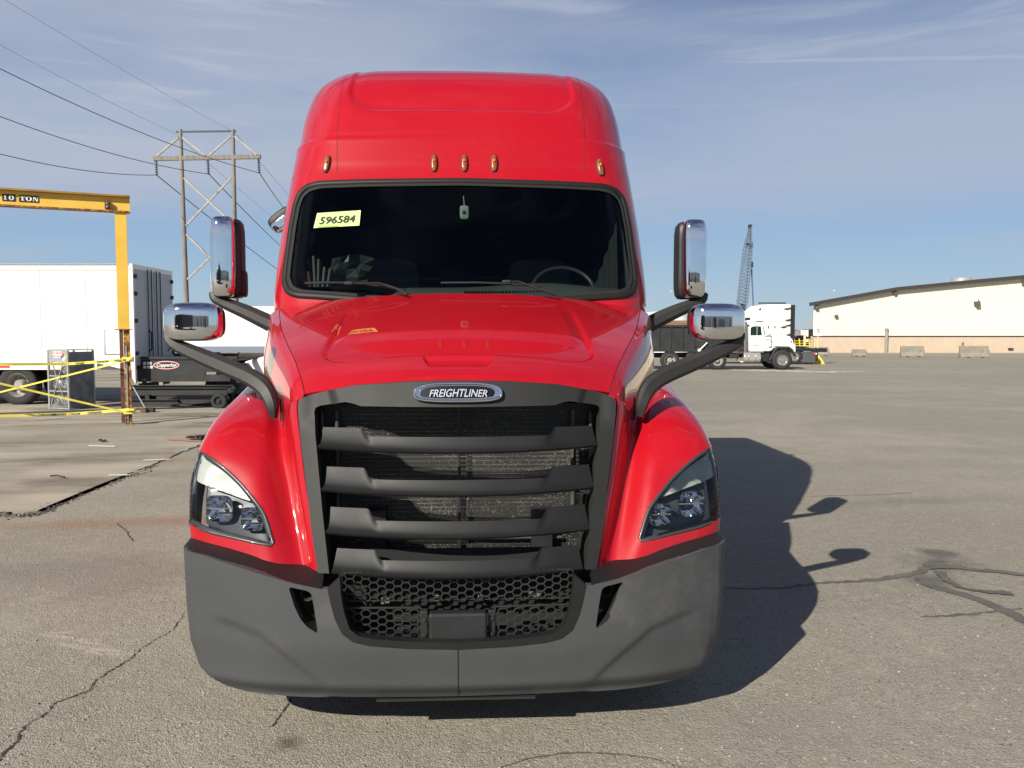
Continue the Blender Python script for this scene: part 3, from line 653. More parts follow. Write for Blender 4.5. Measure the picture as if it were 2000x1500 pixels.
bo = np.concatenate([bo, [U_out[0]+np.array([0, .0])], U_out[1:]])
tow = bpx([(563, 1146), (600, 1154), (608, 1160), (613, 1185), (621, 1238), (600, 1225), (586, 1208), (575, 1185)]); tow = round_poly(tow, .12)
for mir in (False, True):
    b_ = panel('bumper_half', S_bm, bo, [tow], .0125, bump_m, truck, flange=.035, mirror=mir, smooth=32, off=-.0)
    sg = 1 if mir else -1
    def S_tow(s, z): P = S_bm(s, z); P[:, 1] += .002; return P
    # moulded recess walls
    P3 = S_bm(tow[:, 0], tow[:, 1]); 
    if mir: P3[:, 0] *= -1
    b = MB(); n_ = len(P3); cc = P3.mean(0); V = [tuple(p) for p in P3]+[tuple((p-cc)*np.array((.8, 1, .8))+cc+np.array((0, .10, 0))) for p in P3]
    b.add(V, [(i, (i+1) % n_, n_+(i+1) % n_, n_+i) for i in range(n_)]); b.build('tow_recess', blk, truck, 30)
    tcn = S_bm(*[np.array([k]) for k in bpx([(594, 1170)])[0]])[0]; tcn[0] *= (-1 if mir else 1)
    b = MB(); b.lathe(tcn+np.array((0, .10, 0)), (0, -1, 0), [(.034, -.12), (.034, .03), (.030, .036), (.024, .03), (.022, -.12)], 24); b.build('tow_tube', arm_m, truck, 50)
for sg in (-1, 1):      # ledge that closes the joint of bumper and nose; shade put into its colour
    ul = np.linspace(0, 7, 40); A = S_sh(ul, np.full(40, 8.97)); A[:, 0] *= -sg; A[:, 1] += .06; A[:, 2] += .02
    xb = np.interp(np.linspace(0, 1, 40), [0, 1], [.585, 1.45]); tz = np.array(bo_top); sB = []
    for k in range(40):
        s_ = np.interp(k/39, [0, .3, .6, .85, 1], [.58, .85, 1.08, 1.24, 1.50]); sB.append((s_, np.interp(s_, tz[:, 0], tz[:, 1])))
    sB = np.array(sB); Bp = S_bm(sB[:, 0]*sg, sB[:, 1]-.001); Mid = (A*.4+Bp*.6)+np.array((0, .030, .0)); b = MB()
    b.add(list(Bp)+list(Mid)+list(A), [(r_*40+i, r_*40+i+1, (r_+1)*40+i+1, (r_+1)*40+i) for r_ in range(2) for i in range(39)]); b.build('bumper_ledge', slat_m, truck, 60)
# centre seam
zz = np.linspace(.492, .236, 20); on_surface_tube('bumper_seam', S_bm, np.stack([zz*0+.001, zz], 1), .0032, gap_m, truck, flat=.5)
# dark U trim of lower intake
uo = np.concatenate([U_out, (U_out*np.array([-1, 1]))[::-1][1:]]); ui = np.concatenate([U_in, (U_in*np.array([-1, 1]))[::-1][1:]])
ut = np.concatenate([uo, ui[::-1]]); panel('intake_trim', S_bm, ut, [], .014, slat_m, truck, flange=.05, flangedir=(0, 1, 0), off=.004, smooth=30)
# hex mesh grilles
def hexmesh(name, x0, x1, z0, z1, Y, cut=None, pitch=.0705):
    b = MB(); hw_ = pitch*.29; h_ = .0335; dy = .012; row = h_*2
    nx = int((x1-x0)/pitch)+2; segs = set()
    def key(p): return (round(p[0], 4), round(p[1], 4))
    nz = int((z1-z0)/h_)+2
    for i in range(-1, nx+1):
        cx = x0+i*pitch
        for j in range(-2, nz+2):
            for (ox, oz) in ((0, 0), (pitch/2, h_/2)):
                X = cx+ox; Z = z0+j*h_+oz
                a = (X-hw_*.58, Z+h_/2); c = (X+hw_*.58, Z+h_/2); d = (X+pitch/2-hw_*.58, Z); e = (X-pitch/2+hw_*.58, Z)
                for p, q in ((a, c), (c, d), (a, e)):
                    k = tuple(sorted((key(p), key(q)))); segs.add(k)
    for p, q in segs:
        m_ = ((p[0]+q[0])/2, (p[1]+q[1])/2)
        if not (x0 <= m_[0] <= x1 and z0 <= m_[1] <= z1): continue
        if cut and not cut(*m_): continue
        yy = Y+.06*m_[0]**2; b.bar((p[0], yy, p[1]), (q[0], yy, q[1]), .0042, dy, upv=(0, 1, 0))
    for q in ((x0, z0, x1, z0), (x0, z1, x1, z1), (x0, z0, x0, z1), (x1, z0, x1, z1)):
        b.bar((q[0], Y+.06*q[0]**2, q[1]), (q[2], Y+.06*q[2]**2, q[3]), .005, dy, upv=(0, 1, 0))
    return b.build(name, mesh_m, truck)
mesh_m = mat('gloss_black_mesh', (.030, .031, .031), .36, spec=.5)
pA = at(668, 1122, 3.60); pB = at(1122, 1166, 3.60); hexmesh('upper_mesh_grille', pA[0], -pA[0]+.0, pB[2], pA[2]+.01, 3.58)
pA = at(668, 1187, 3.56); pB = at(823, 1246, 3.56); hexmesh('lower_mesh_grille', pA[0], pB[0], pB[2], pA[2], 3.545); hexmesh('lower_mesh_grille', -pB[0], -pA[0], pB[2], pA[2], 3.545)
plc = (at(835, 1195, 3.53), at(948, 1250, 3.53)); xh = .127
b = MB(); b.b2(-xh, xh, 3.50, 3.56, plc[1][2]-.003, plc[0][2]); bevel(b.build('number_plate_mount', blk, truck), .012, 3)
for sg in (-1, 1):
    b = MB(); b.b2(sg*(xh+.006), sg*(xh+.036), 3.535, 3.55, plc[1][2], plc[0][2]); br = bevel(b.build('mount_bracket', blk, truck), .003)
    for dz in (.025, .095):
        b = MB(); b.lathe((sg*(xh+.021), 3.533, plc[1][2]+dz), (0, -1, 0), [(.009, 0), (.008, .004), (0, .005)], 12); b.build('screw', arm_m, br, 60)
b = MB(); b.b2(-.54, .54, 3.72, 3.74, .46, .84)
b.build('intake_backing', blk_flat, truck)
gal = mat('cluttered_metal', (.16, .15, .13), .5, metal=.5, var=.5, vscale=30)
for x, z, hw_ in ((-.24, .735, .018), (0, .748, .02), (.25, .735, .018), (-.33, .62, .02), (.35, .64, .03), (-.1, .63, .012), (.1, .63, .012)):
    b = MB(); b.b2(x-hw_, x+hw_, 3.66, 3.70, z-.014, z+.014); bevel(b.build('bracket', gal, truck), .003)
# air dam under the bumper
b = MB(); 
for i in range(30):
    x0 = -.95+i*1.9/30; x1 = x0+1.9/30; f = lambda x: 3.56+.075*x*x
    b.add([(x0, f(x0), .29), (x1, f(x1), .29), (x1, f(x1)+.03, .205+.05*abs(x1)), (x0, f(x0)+.03, .205+.05*abs(x0))], [(0, 1, 2, 3)])
b.build('air_dam', blk, truck)
b = MB(); b.b2(-.36, .34, 3.53, 3.57, .214, .222); b.build('skid_lip', surr_m, truck)
# ---- hood mirrors ----
for sg in (-1, 1):
    hm = None; c = np.array((sg*1.333, 4.20, 1.888))
    b = MB(); 
    def shp(v, s_=sg): 
        o = v[0]*s_           # outward
        return (v[0], v[1]*(1-.25*abs(v[0])**3)-.10*(1-v[0]**2)*(v[1] < 0)*0, v[2]*(1-.10*max(o, 0)**2)+.05*v[2]*0)
    b.rbox(c, (.138, .085, .097), 4.2, 14, shape=shp)
    hm = b.build('hood_mirror', chrome, truck, 180, merge=True)
    b = MB(); b.rbox(c+np.array((0, .055, 0)), (.138, .05, .092), 4, 8); b.build('mirror_shell', blk, hm, 180, merge=True)
    # arm: from the housing's outer lower corner down to the hood side
    pts = [(sg*1.475, 4.215, 1.835), (sg*1.455, 4.21, 1.795), (sg*1.39, 4.20, 1.757), (sg*1.20, 4.17, 1.678), (sg*1.05, 4.13, 1.618), (sg*.975, 4.10, 1.575), (sg*.935, 4.07, 1.53), (sg*.912, 4.05, 1.47), (sg*.905, 4.045, 1.415)]
    rad_ = [.014, .026, .039, .049, .050, .049, .043, .034, .020]
    P = cr(np.array(pts), np.linspace(0, 8, 49)); rr = cr(np.array(rad_)[:, None], np.linspace(0, 8, 49))[:, 0]
    b = MB(); V = []; F = []; k = 8; M_ = len(P)
    for i in range(M_):
        z = P[min(i+1, M_-1)]-P[max(i-1, 0)]; z /= np.linalg.norm(z); x = np.cross(z, (0, 1, 0)); x /= np.linalg.norm(x); y = np.array((0, 1, 0.))
        for (a_, b__) in ((-1, -.55), (-.55, -1), (.55, -1), (1, -.55), (1, .55), (.55, 1), (-.55, 1), (-1, .55)):
            V.append(P[i]+x*a_*rr[i]*.82+y*b__*rr[i]*.95)
    for i in range(M_-1):
        for q in range(k): F.append((i*k+q, i*k+(q+1) % k, (i+1)*k+(q+1) % k, (i+1)*k+q))
    F += [tuple(range(k)), tuple(range((M_-1)*k, M_*k))]; b.add(V, F); b.build('mirror_arm', arm_m, hm, 40)
# ---- door mirrors ----
for sg in (-1, 1):
    c = np.array((sg*1.560, 5.56, 2.338))
    b = MB(); b.rbox(c+np.array((sg*.012, 0, 0)), (.080, .095, .264), 5.5, 14, shape=lambda v: (v[0], v[1]*(1-.18*abs(v[0])**2), v[2])); dm = b.build('door_mirror', chrome, truck, 180, merge=True)
    b = MB(); b.rbox(c+np.array((-sg*.004, .080, -.005)), (.086, .075, .264), 7, 10); b.build('mirror_shell', blk, dm, 180, merge=True)
    if sg < 0: b = MB(); b.rbox(c+np.array((-sg*.085, .09, -.17)), (.02, .05, .09), 5, 6); b.build('mirror_joint', blk, dm, 180, merge=True)
    pts = [(sg*1.665, 5.57, 2.11), (sg*1.64, 5.57, 2.065), (sg*1.57, 5.57, 2.03), (sg*1.46, 5.56, 1.985), (sg*1.34, 5.55, 1.93), (sg*1.22, 5.54, 1.87)]
    b = MB(); P = cr(np.array(pts), np.linspace(0, 5, 31)); b.tube(P, np.interp(np.linspace(0, 5, 31), range(6), [.02, .034, .042, .050, .056, .06]), 8, flat=1.0, upv=(0, 1, 0)); b.build('mirror_arm', arm_m, dm, 40)
b = MB()   # look-down mirror above the passenger door
Mx = Matrix.Rotation(R(-38), 3, 'Y'); q = MB(); q.rbox((0, 0, 0), (.10, .05, .062), 4, 10); ce = at(552, 429, 5.95)
b.add([tuple(np.array(Mx @ Vector(v))+ce) for v in q.V], q.F); lm = b.build('look_down_mirror', arm_m, truck, 180, merge=True)
b = MB(); q = MB(); q.rbox((0, 0, 0), (.088, .02, .046), 4, 8); b.add([tuple(np.array(Mx @ Vector(v))+ce+np.array((.012, -.034, -.026))) for v in q.V], q.F); b.build('mirror_face', chrome, lm, 180, merge=True)
# ---- wipers ----
def wiper(bl, arm, Yb):
    b = MB(); P = [at(px, py, y) for px, py, y in bl]; b.tube(P, .0075, 6); wb = b.build('wiper', blk_flat, truck, 60)
    b = MB(); P = [at(px, py, y) for px, py, y in arm]; b.tube(P, [.007]*(len(P)-1)+[.012], 6); b.build('wiper_arm', blk_flat, wb, 60)
    m_ = at(arm[0][0], arm[0][1]-1, arm[0][2]-.01); b = MB(); b.rbox(m_, (.03, .012, .010), 4, 4); b.build('wiper_clip', rubber, wb, 180, merge=True)
wiper([(596, 553, 5.20), (640, 552, 5.17), (700, 553, 5.14), (750, 560, 5.10), (792, 567, 5.06)], [(682, 554, 5.10), (740, 553, 5.07), (768, 561, 5.03), (796, 575, 5.0)], 5.1)
wiper([(861, 552.5, 5.13), (930, 552, 5.12), (985, 554, 5.13), (1060, 559, 5.15)], [(990, 551, 5.10), (1012, 550, 5.09), (1040, 560, 5.06), (1088, 576, 5.06)], 5.1)
# ---- sticker and interior ----
sheet_m = mat('lime_sticker', (.55, .80, .25), .5)
ink = mat('black_ink', (.008, .010, .006), .6)
stq = np.array([(620.0, 417), (705, 411.5), (702, 441), (613, 446)])
uvq = invert(S_cab, -1.2, 0, z2v(2.1), z2v(2.95), stq)
st = panel('number_sticker', lambda u, v: S_cab(u, v, False)-np.array((0, .004, 0)), uvq, [], .04, sheet_m, truck, off=.003, smooth=180)
tx = text('sticker_number', '596584', Matrix.Identity(4), 1.0, .0, ink, st, shear=.12, bold=.012)
tv = np.array([v.co[:] for v in tx.data.vertices]); tv = tv-(tv.max(0)+tv.min(0))/2; hw_ = tv[:, 0].max(); hh_ = tv[:, 1].max(); fa = .5+tv[:, 0]/hw_*.40; fb = .53-tv[:, 1]/hh_*.24
uvt = (uvq[0]*(1-fa)[:, None]+uvq[1]*fa[:, None])*(1-fb)[:, None]+(uvq[3]*(1-fa)[:, None]+uvq[2]*fa[:, None])*fb[:, None]
tp_ = S_cab(uvt[:, 0], uvt[:, 1], False)+np.array((-.002, -.013, .002)); cc = (tp_.max(0)+tp_.min(0))/2
for v, q in zip(tx.data.vertices, tp_-cc): v.co = q
tx.location = Vector(cc)-WL[st.name]; tx.data.update()
cabin = mat('cab_interior_grey', (.045, .05, .05), .8, var=.1); dash_m = mat('dashboard_grey', (.10, .115, .115), .7, var=.08, vscale=6); seat_m = mat('seat_fabric', (.13, .14, .155), .9)
b = MB(); b.b2(-1.12, 1.12, 7.3, 7.35, 1.2, 3.9); b.b2(-1.14, 1.14, 5.3, 7.3, 1.15, 1.2); b.b2(-1.13, 1.13, 5.85, 7.3, 2.98, 3.0)
for sg in (-1, 1): b.b2(sg*1.13, sg*1.14, 5.9, 7.3, 1.2, 2.9)
b.build('cab_lining', mat('cab_lining_dark', (.030, .032, .038), .9), truck)
for sg in (-1, 1):
    b = MB(); V = []; n_ = 40
    for i in range(n_+1): t = i/n_; V += [(sg*(1.10-.006*math.sin(t*30)-.10*t), 5.78+.55*t, 2.0), (sg*(1.08-.006*math.sin(t*30)-.10*t), 5.80+.55*t, 2.88)]
    b.add(V, [(2*i, 2*i+1, 2*i+3, 2*i+2) for i in range(n_)]); b.build('curtain', mat('curtain_grey', (.04, .043, .05), .9) if sg < 0 else MATS['curtain_grey'], truck, 180)
    b = MB(); b.tube([(sg*1.17, 5.58, 2.08), (sg*1.16, 5.72, 2.5), (sg*1.11, 5.80, 2.86)], [.05, .045, .05], 8); b.build('pillar_trim', MATS['dashboard_grey'], truck, 180)
b = MB(); nU = 40; V = []; prof = [(-.06, -.13), (0.02, -.02), (.10, .02), (.22, .035), (.34, .03), (.42, -.01), (.45, -.4)]
for i in range(nU+1):
    x = -1.05+2.1*i/nU
    for (dy, dz) in prof: V.append((x, 5.26+.10*x*x+dy*(1), 2.10+dz+(.035*math.exp(-((x-.55)/.35)**2) if dz > -.05 else 0)-.10*sstep(-x, .35, .6)*1.0))
k = len(prof); b.add(V, [(i*k+j, (i+1)*k+j, (i+1)*k+j+1, i*k+j+1) for i in range(nU) for j in range(k-1)]); b.build('dashboard', dash_m, truck, 60)
b = MB()
for i in range(26): x = .02+i*.022; b.box((x, 5.30+.10*x*x, 2.10), (.006, .03, .006))
b.build('defrost_vent', blk_flat, truck)
b = MB(); t = np.linspace(0, 2*math.pi, 41)[:-1]; wc = at(1100, 560, 5.82); P = [wc+np.array((.22*math.cos(a), .10*math.sin(a), .17*math.sin(a)-.03)) for a in t]; b.tube(P, .016, 8, closed=True); sw = b.build('steering_wheel', mat('wheel_rim_leather', (.05, .055, .055), .35), truck, 180)
b = MB(); b.bar(wc+np.array((-.2, 0, -.03)), wc+np.array((.2, 0, -.03)), .03); b.bar(wc+np.array((0, 0, -.03)), wc+np.array((0, -.05, -.3)), .05); b.build('wheel_hub', blk, sw)
for x in (-.60, .60):
    b = MB(); b.rbox((x, 6.55, 2.02), (.25, .08, .40), 7, 8); se = b.build('seat', seat_m, truck, 180, merge=True)
    b = MB(); b.rbox((x, 6.25, 1.55), (.26, .32, .10), 6, 6); b.build('seat_cushion', seat_m, se, 180, merge=True)
# transponder hanging at the windshield
grey_pl = mat('pale_grey_plastic', (.42, .50, .46), .5)
tp = at(907, 415, 5.50); b = MB(); b.rbox(tp, (.030, .008, .045), 6, 5)
tr_ = b.build('toll_transponder', grey_pl, truck, 180, merge=True); b = MB(); b.lathe(tp+np.array((0, -.009, -.002)), (0, -1, 0), [(.014, 0), (.012, .002), (0, .002)], 12); b.build('transponder_button', mat('dark_green', (.02, .07, .04), .4), tr_)
b = MB(); b.tube([tp+np.array((0, 0, .045)), tp+np.array((-.006, .02, .11))], .003, 6); b.build('wire', grey_pl, tr_)
# clear plastic bag and papers on the dash
bagm = glass('clear_film', (.80, .82, .82), .12, 1.3, .04); rb = random.Random(7)
b = MB(); c = at(680, 535, 5.62); n_ = 6; V = []
for i in range(n_):
    for j in range(n_):
        u, v = i/(n_-1), j/(n_-1); V.append(c+np.array(((u-.5)*.30+(v-.5)*.10+rb.uniform(-.015, .015), rb.uniform(-.07, .07), (v-.5)*.26*(1-.5*abs(u-.5))+rb.uniform(-.008, .008))))
b.add(V, [(i*n_+j, (i+1)*n_+j, (i+1)*n_+j+1, i*n_+j+1) for i in range(n_-1) for j in range(n_-1)])
tag(b.build('plastic_bag', mat('bag_film', (.07, .08, .075), .3, spec=.8), None), 'crumpled clear plastic bag standing on the dash behind the left half of the windshield', 'bag')
for i, (px, h_, colr) in enumerate([(606, .10, (.20, .06, .04)), (616, .20, (.18, .19, .18)), (624, .18, (.16, .18, .19)), (634, .13, (.22, .22, .2)), (644, .12, (.18, .18, .18))]):
    p = at(px, 552, 5.50); b = MB(); b.box(p+np.array((0, 0, h_/2-.03)), (.006, .05, h_/2), M=Matrix.Rotation(R(-6+4*i), 3, 'Y'))
    tag(b.build('paper_folder', mat('folder_colour', colr, .7), None), ['red folder standing at the far left corner of the truck dash', 'tallest grey folder beside the red folder on the truck dash', 'bluish grey folder, second right of the red one on the dash', 'pale folder, third right of the red one on the truck dash', 'grey folder nearest the plastic bag on the truck dash'][i], 'folder', 'folders on the truck dash')
# ---- chassis, wheels, tanks ----
def wheel(parent, c, r, wd, rimm, ax=(1, 0, 0), rr=.56, dual=False, n=32, name='wheel'):
    """tyre with separate rim; ax points outward"""
    b = MB(); a = np.array(ax, float); prof = [(r*.58, -wd*.5), (r*.80, -wd*.55), (r*.95, -wd*.48), (r, -wd*.36), (r, wd*.36), (r*.95, wd*.48), (r*.80, wd*.55), (r*.60, wd*.47)]
    b.lathe(c, ax, prof, n); t = b.build(name, rubber, parent, 40)
    b = MB(); R_ = r*.60
    b.lathe(c, ax, [(R_, wd*.46), (R_*.97, wd*.52), (R_*.90, wd*.40), (R_*.80, wd*.12), (R_*.45, wd*.16), (R_*.40, wd*.36), (R_*.30, wd*.48), (0, wd*.48)] if not dual else [(R_, wd*.46), (R_*.97, wd*.52), (R_*.90, wd*.30), (R_*.82, -wd*.25), (R_*.50, -wd*.30), (R_*.45, wd*.20), (R_*.34, wd*.34), (0, wd*.34)], n)
    x = Vector(ax).cross(Vector((0, 0, 1))).normalized(); off = wd*(.16 if not dual else -.28)
    for k in range(10):
        th = 2*math.pi*k/10; p = Vector(c)+(x*math.cos(th)+Vector((0, 0, 1))*math.sin(th))*R_*.60+Vector(ax)*off; b.cyl(p, p+Vector(ax)*wd*.10, R_*.055, n=6)
    b.build('rim', rimm, t, 35)
    return t
for sg in (-1, 1):
    wheel(truck, (sg*1.06, 4.78, .51), .51, .29, rim_m, (sg, 0, 0))
    for Y in (9.0, 10.25):
        wheel(truck, (sg*1.08, Y, .51), .51, .27, rim_m, (sg, 0, 0), dual=True); wheel(truck, (sg*.76, Y, .51), .51, .27, rim_dull, (sg, 0, 0))
    b = MB(); b.cyl((sg*.92, 6.0, .72), (sg*.92, 7.9, .72), .33, n=28); bevel(b.build('fuel_tank', rim_m, truck, 40), .02)
    b = MB(); b.b2(sg*1.17, sg*1.20, 5.5, 8.6, .42, 1.35); b.build('side_skirt', red, truck)
    b = MB(); b.b2(sg*.35, sg*.45, 3.9, 11.0, .72, .98); b.build('frame_rail', blk, truck)
    b = MB(); b.b2(sg*1.15, sg*1.16, 9.1, 9.4, 1.0, 3.0); b.build('side_extender', blk, truck)
b = MB(); b.cyl((-1.0, 4.78, .51), (1.0, 4.78, .51), .07, n=10); b.cyl((-1.0, 9.0, .51), (1.0, 9.0, .51), .09, n=10); b.cyl((-1.0, 10.25, .51), (1.0, 10.25, .51), .09, n=10); b.build('axle', blk, truck)
b = MB(); b.lathe((0, 9.6, 1.05), (0, 0, 1), [(0, .1), (.45, .08), (.5, 0), (.5, -.06), (0, -.06)], 20); b.build('fifth_wheel', rubber, truck, 40)
b = MB(); b.b2(-1.15, 1.15, 5.3, 8.9, .95, 1.25); b.build('cab_floor', blk, truck)
b = MB(); b.b2(-.45, .45, 4.2, 5.1, .45, .75); b.build('engine_sump', blk, truck)
# ================= surroundings =================
def ground_at(px, D, z=0.0):
    r = fw+rt*(px-1000)/FPX; h = np.array((r[0], r[1])); p = CAM[:2]+h*D; return (float(p[0]), float(p[1]), z)
def place(root, px, D, rot=0.0, z=0.0): root.location = ground_at(px, D, z); root.rotation_euler = (0, 0, -YAW+rot); return root
black_st = mat('black_steel', (.022, .023, .024), .5, var=.2, vscale=2, stain=(.07, .06, .05), sscale=2, samt=.4)
door_shade = mat('white_door_in_shade', (.38, .40, .43), .5, var=.05, vscale=2, stain=(.35, .33, .3), sscale=2, samt=.3)  # shade of the white rear doors painted in as blue-grey base colour
galv = mat('galvanised_steel', (.42, .43, .43), .4, metal=.5, var=.15, vscale=14)
redtape = mat('red_reflective', (.55, .02, .02), .4)
yel = mat('crane_yellow', (.76, .48, .07), .5, var=.08, vscale=2.5, stain=(.16, .06, .02), sscale=5, samt=.6, slo=.62, shi=.72)
rusty = mat('rusty_yellow', (.50, .27, .03), .7, var=.2, vscale=6, stain=(.12, .045, .025), sscale=9, samt=.95, slo=.42, shi=.52)
rust = mat('rust_brown', (.12, .05, .03), .85, var=.35, vscale=8)
# ---- box trailer on the left ----
T = thing('box_trailer', 'long white box trailer behind the yellow gantry, its rear doors facing right', 'trailer')
W_, TB, TT = 13.0, .93, 3.66
b = MB(); b.b2(-W_, 0, .02, 2.42, TB, TT-.01); b.build('box_core', black_st, T)
ns = 11; pw = W_/ns
for i in range(ns):
    b = MB(); b.b2(-(i+1)*pw+.008, -i*pw-.008, -.012, .018, TB+.16, TT-.17); b.build('side_panel', white_tr, T)
b = MB(); b.b2(-W_, .0, -.030, .02, TT-.17, TT-.045); b.build('top_rail', white_tr, T); b = MB(); b.b2(-W_, .02, -.02, 2.44, TT-.02, TT); b.build('roof', galv, T)
b = MB(); b.b2(-W_, .0, -.032, .02, TB, TB+.16); b.build('bottom_rail', white_tr, T)
b = MB()
for i in range(ns*7): b.lathe((-i*pw/7-.05, -.033, TB+.12), (0, -1, 0), [(.012, 0), (0, .008)], 6)
tag(b.build('rivets', white_tr, T), kind='stuff')
for i in range(6):
    b = MB(); b.b2(-1.35-i*1.85-.30, -1.35-i*1.85, -.040, -.030, TB+.05, TB+.10); b.build('reflective_strip', redtape, T)
b = MB(); b.b2(-.72, -.12, -.030, -.01, 1.35, 1.95); bx = b.build('document_panel', white_tr, T)
for q in ((-.74, -.70, 1.33, 1.97), (-.12, -.10, 1.33, 1.97), (-.74, -.10, 1.95, 1.97), (-.74, -.10, 1.33, 1.35)):
    b = MB(); b.b2(q[0], q[1], -.036, -.02, q[2], q[3]); b.build('panel_frame', galv, bx)
for k, (y0, y1) in enumerate(((.06, 1.20), (1.23, 2.38))):
    b = MB(); b.b2(.0, .045, y0, y1, TB+.10, TT-.12); d = b.build('rear_door', door_shade, T)
    for y in ((y1-.18, y1-.40) if k == 0 else (y0+.10, y0+.34)):
        b = MB(); b.cyl((.075, y, TB+.06), (.075, y, TT-.08), .014, n=8); b.build('lock_rod', rubber, d, 60)
    for z in (1.35, 2.2, 2.9, 3.35):
        yy = y0+.02 if k == 0 else y1-.02; b = MB(); b.b2(.03, .085, yy-.05, yy+.07, z-.05, z+.05); b.build('hinge', rubber, d)
    b = MB(); yy = (y0+y1)/2+.2; b.tube([(.06, yy, 1.95), (.12, yy, 1.9), (.12, yy, 1.45), (.06, yy, 1.38)], .02, 6); b.build('door_handle', rubber, d)
b = MB(); b.b2(-.03, .05, -.03, .05, TB-.35, TT); b.b2(-.03, .05, 2.38, 2.46, TB, TT); b.b2(-.03, .05, .05, 2.38, TT-.12, TT); b.build('rear_frame', white_tr, T)
b = MB(); b.b2(-.02, .06, .3, 2.1, .45, .55); b.b2(-.02, .06, .5, .6, .45, TB); b.b2(-.02, .06, 1.8, 1.9, .45, TB); b.build('rear_guard', rusty, T)
for x in (-3.05, -4.35):
    wheel(T, (x, .16, .52), .52, .28, rim_dull, (0, -1, 0), dual=True); wheel(T, (x, 2.2, .52), .52, .28, rim_dull, (0, 1, 0))
for q in ((-5.2, -2.0, .5, .7, .6, .92), (-5.2, -2.0, 1.7, 1.9, .6, .92)): b = MB(); b.b2(*q); b.build('bogie_rail', blk, T)
b = MB(); b.b2(-11, -10.9, .4, .5, 0, .93); b.build('landing_leg', blk, T)
b = MB(); b.b2(-1.55, -1.50, .02, .6, .25, .9); b.build('mud_flap', rubber, T)
place(T, 262, 21.3, 0.0)
# ---- gantry crane ----
Gn = thing('gantry_crane', 'yellow ten ton gantry crane frame with a rusty leg left of the truck', 'gantry crane')
zt = 4.30; zb_ = zt-.02
b = MB(); b.b2(-11, .17, -.012, .012, zt, zt+.285); be = b.build('crane_beam', yel, Gn)
b = MB(); b.b2(-11, .17, -.11, .11, zt+.275, zt+.31); b.build('beam_flange', mat('flange_shaded_dirty_yellow', (.30, .17, .03), .7, var=.3, vscale=3, stain=(.05, .03, .02), sscale=2, samt=.9), be)  # top flange's shade painted into the brown base, dirt blotches over it
b = MB(); b.b2(-11, .17, -.11, .11, zt-.03, zt-.002); b.build('beam_flange', rusty, be)
b = MB(); b.b2(-.28, -.19, -.10, -.012, zt+.02, zt+.18); bevel(b.build('beam_stop', rust, be), .01)
for dz in (.06, .13):
    b = MB(); b.lathe((-.235, -.10, zt+dz), (0, -1, 0), [(.02, 0), (.015, .015), (0, .018)], 8); b.build('bolt', galv, be)
b = MB(); b.b2(-.105, .105, -.07, .07, 1.95, zt-.03); b.build('leg', yel, Gn)
b = MB(); b.b2(-.16, .16, -.12, .12, 1.93, 1.95); b.b2(-.01, .105, -.045, .045, 0.0, 1.93); b.b2(.09, .105, -.08, .08, .0, 1.93); b.build('leg', rusty, Gn)
b = MB(); b.b2(-.105, -.035, .35, .43, 0.0, 1.95); b.bar((-.07, .39, 1.93), (-.07, .0, 2.05), .07); b.build('leg', rust, Gn)
b = MB(); b.b2(.02, .045, -.062, -.05, .05, 1.6); b.build('conduit', galv, Gn)
b = MB(); b.bar((-10.2, 0, zt), (-10.9, 0, 0), .12); b.bar((-10.2, 0, zt), (-9.5, 0, 0), .12); b.build('leg', rusty, Gn)
blkp = mat('sign_black', (.015, .014, .013), .6); ivory = mat('sign_white', (.80, .78, .72), .6)
# lettering plates with slab letters
def plate(x0, x1, z0, z1, letters):
    b = MB(); b.b2(x0, x1, -.020, -.0125, z0, z1); p = b.build('number_plate', blkp, be); yy = (-.0235, -.0205)
    for ch, cx, wd in letters:
        zc0, zc1 = z0+.022, z1-.022; h = zc1-zc0; m = MB(); S_ = .30*wd
        def bb(xa, xb, za, zb2): m.b2(cx+(xa-.5)*wd, cx+(xb-.5)*wd, yy[0], yy[1], zc0+za*h, zc0+zb2*h)
        if ch == '1': bb(.34, .68, 0, 1); bb(.15, .87, 0, .14); bb(.15, .34, .78, .92)
        if ch == 'T': bb(.35, .65, 0, .86); bb(0, 1, .86, 1); bb(.22, .78, 0, .10); bb(0, .10, .66, .86); bb(.90, 1, .66, .86)
        if ch == 'N':
            bb(.06, .20, 0, 1); bb(.80, .92, .0, 1); bb(-.05, .28, 0, .10); bb(.68, 1.05, .90, 1); bb(-.05, .22, .90, 1)
            m.add([(cx+(q[0]-.5)*wd, yy[0], zc0+q[1]*h) for q in ((.05, 1), (.35, 1), (.92, 0), (.66, 0))], [(0, 3, 2, 1)])
        if ch in '0O':
            n_ = 24; V = []
            for k in range(n_):
                t = 2*math.pi*k/n_; V.append((cx+math.cos(t)*.5*wd, yy[0], zc0+h*(.5+.52*math.sin(t)))); V.append((cx+math.cos(t)*.20*wd, yy[0], zc0+h*(.5+.40*math.sin(t))))
            m.add(V, [(2*k, 2*k+1, (2*k+3) % (2*n_), (2*k+2) % (2*n_)) for k in range(n_)])
        m.build('letter_'+{'1': 'one', '0': 'zero'}.get(ch, ch.lower()), ivory, p)
for_dx = .52
plate(-2.55+for_dx, -2.33+for_dx, zt+.075, zt+.205, [('1', -2.50+for_dx, .06), ('0', -2.40+for_dx, .085)])
plate(-2.275+for_dx, -1.94+for_dx, zt+.075, zt+.205, [('T', -2.215+for_dx, .095), ('O', -2.11+for_dx, .105), ('N', -1.995+for_dx, .09)])
place(Gn, 245, 16.6, R(23))
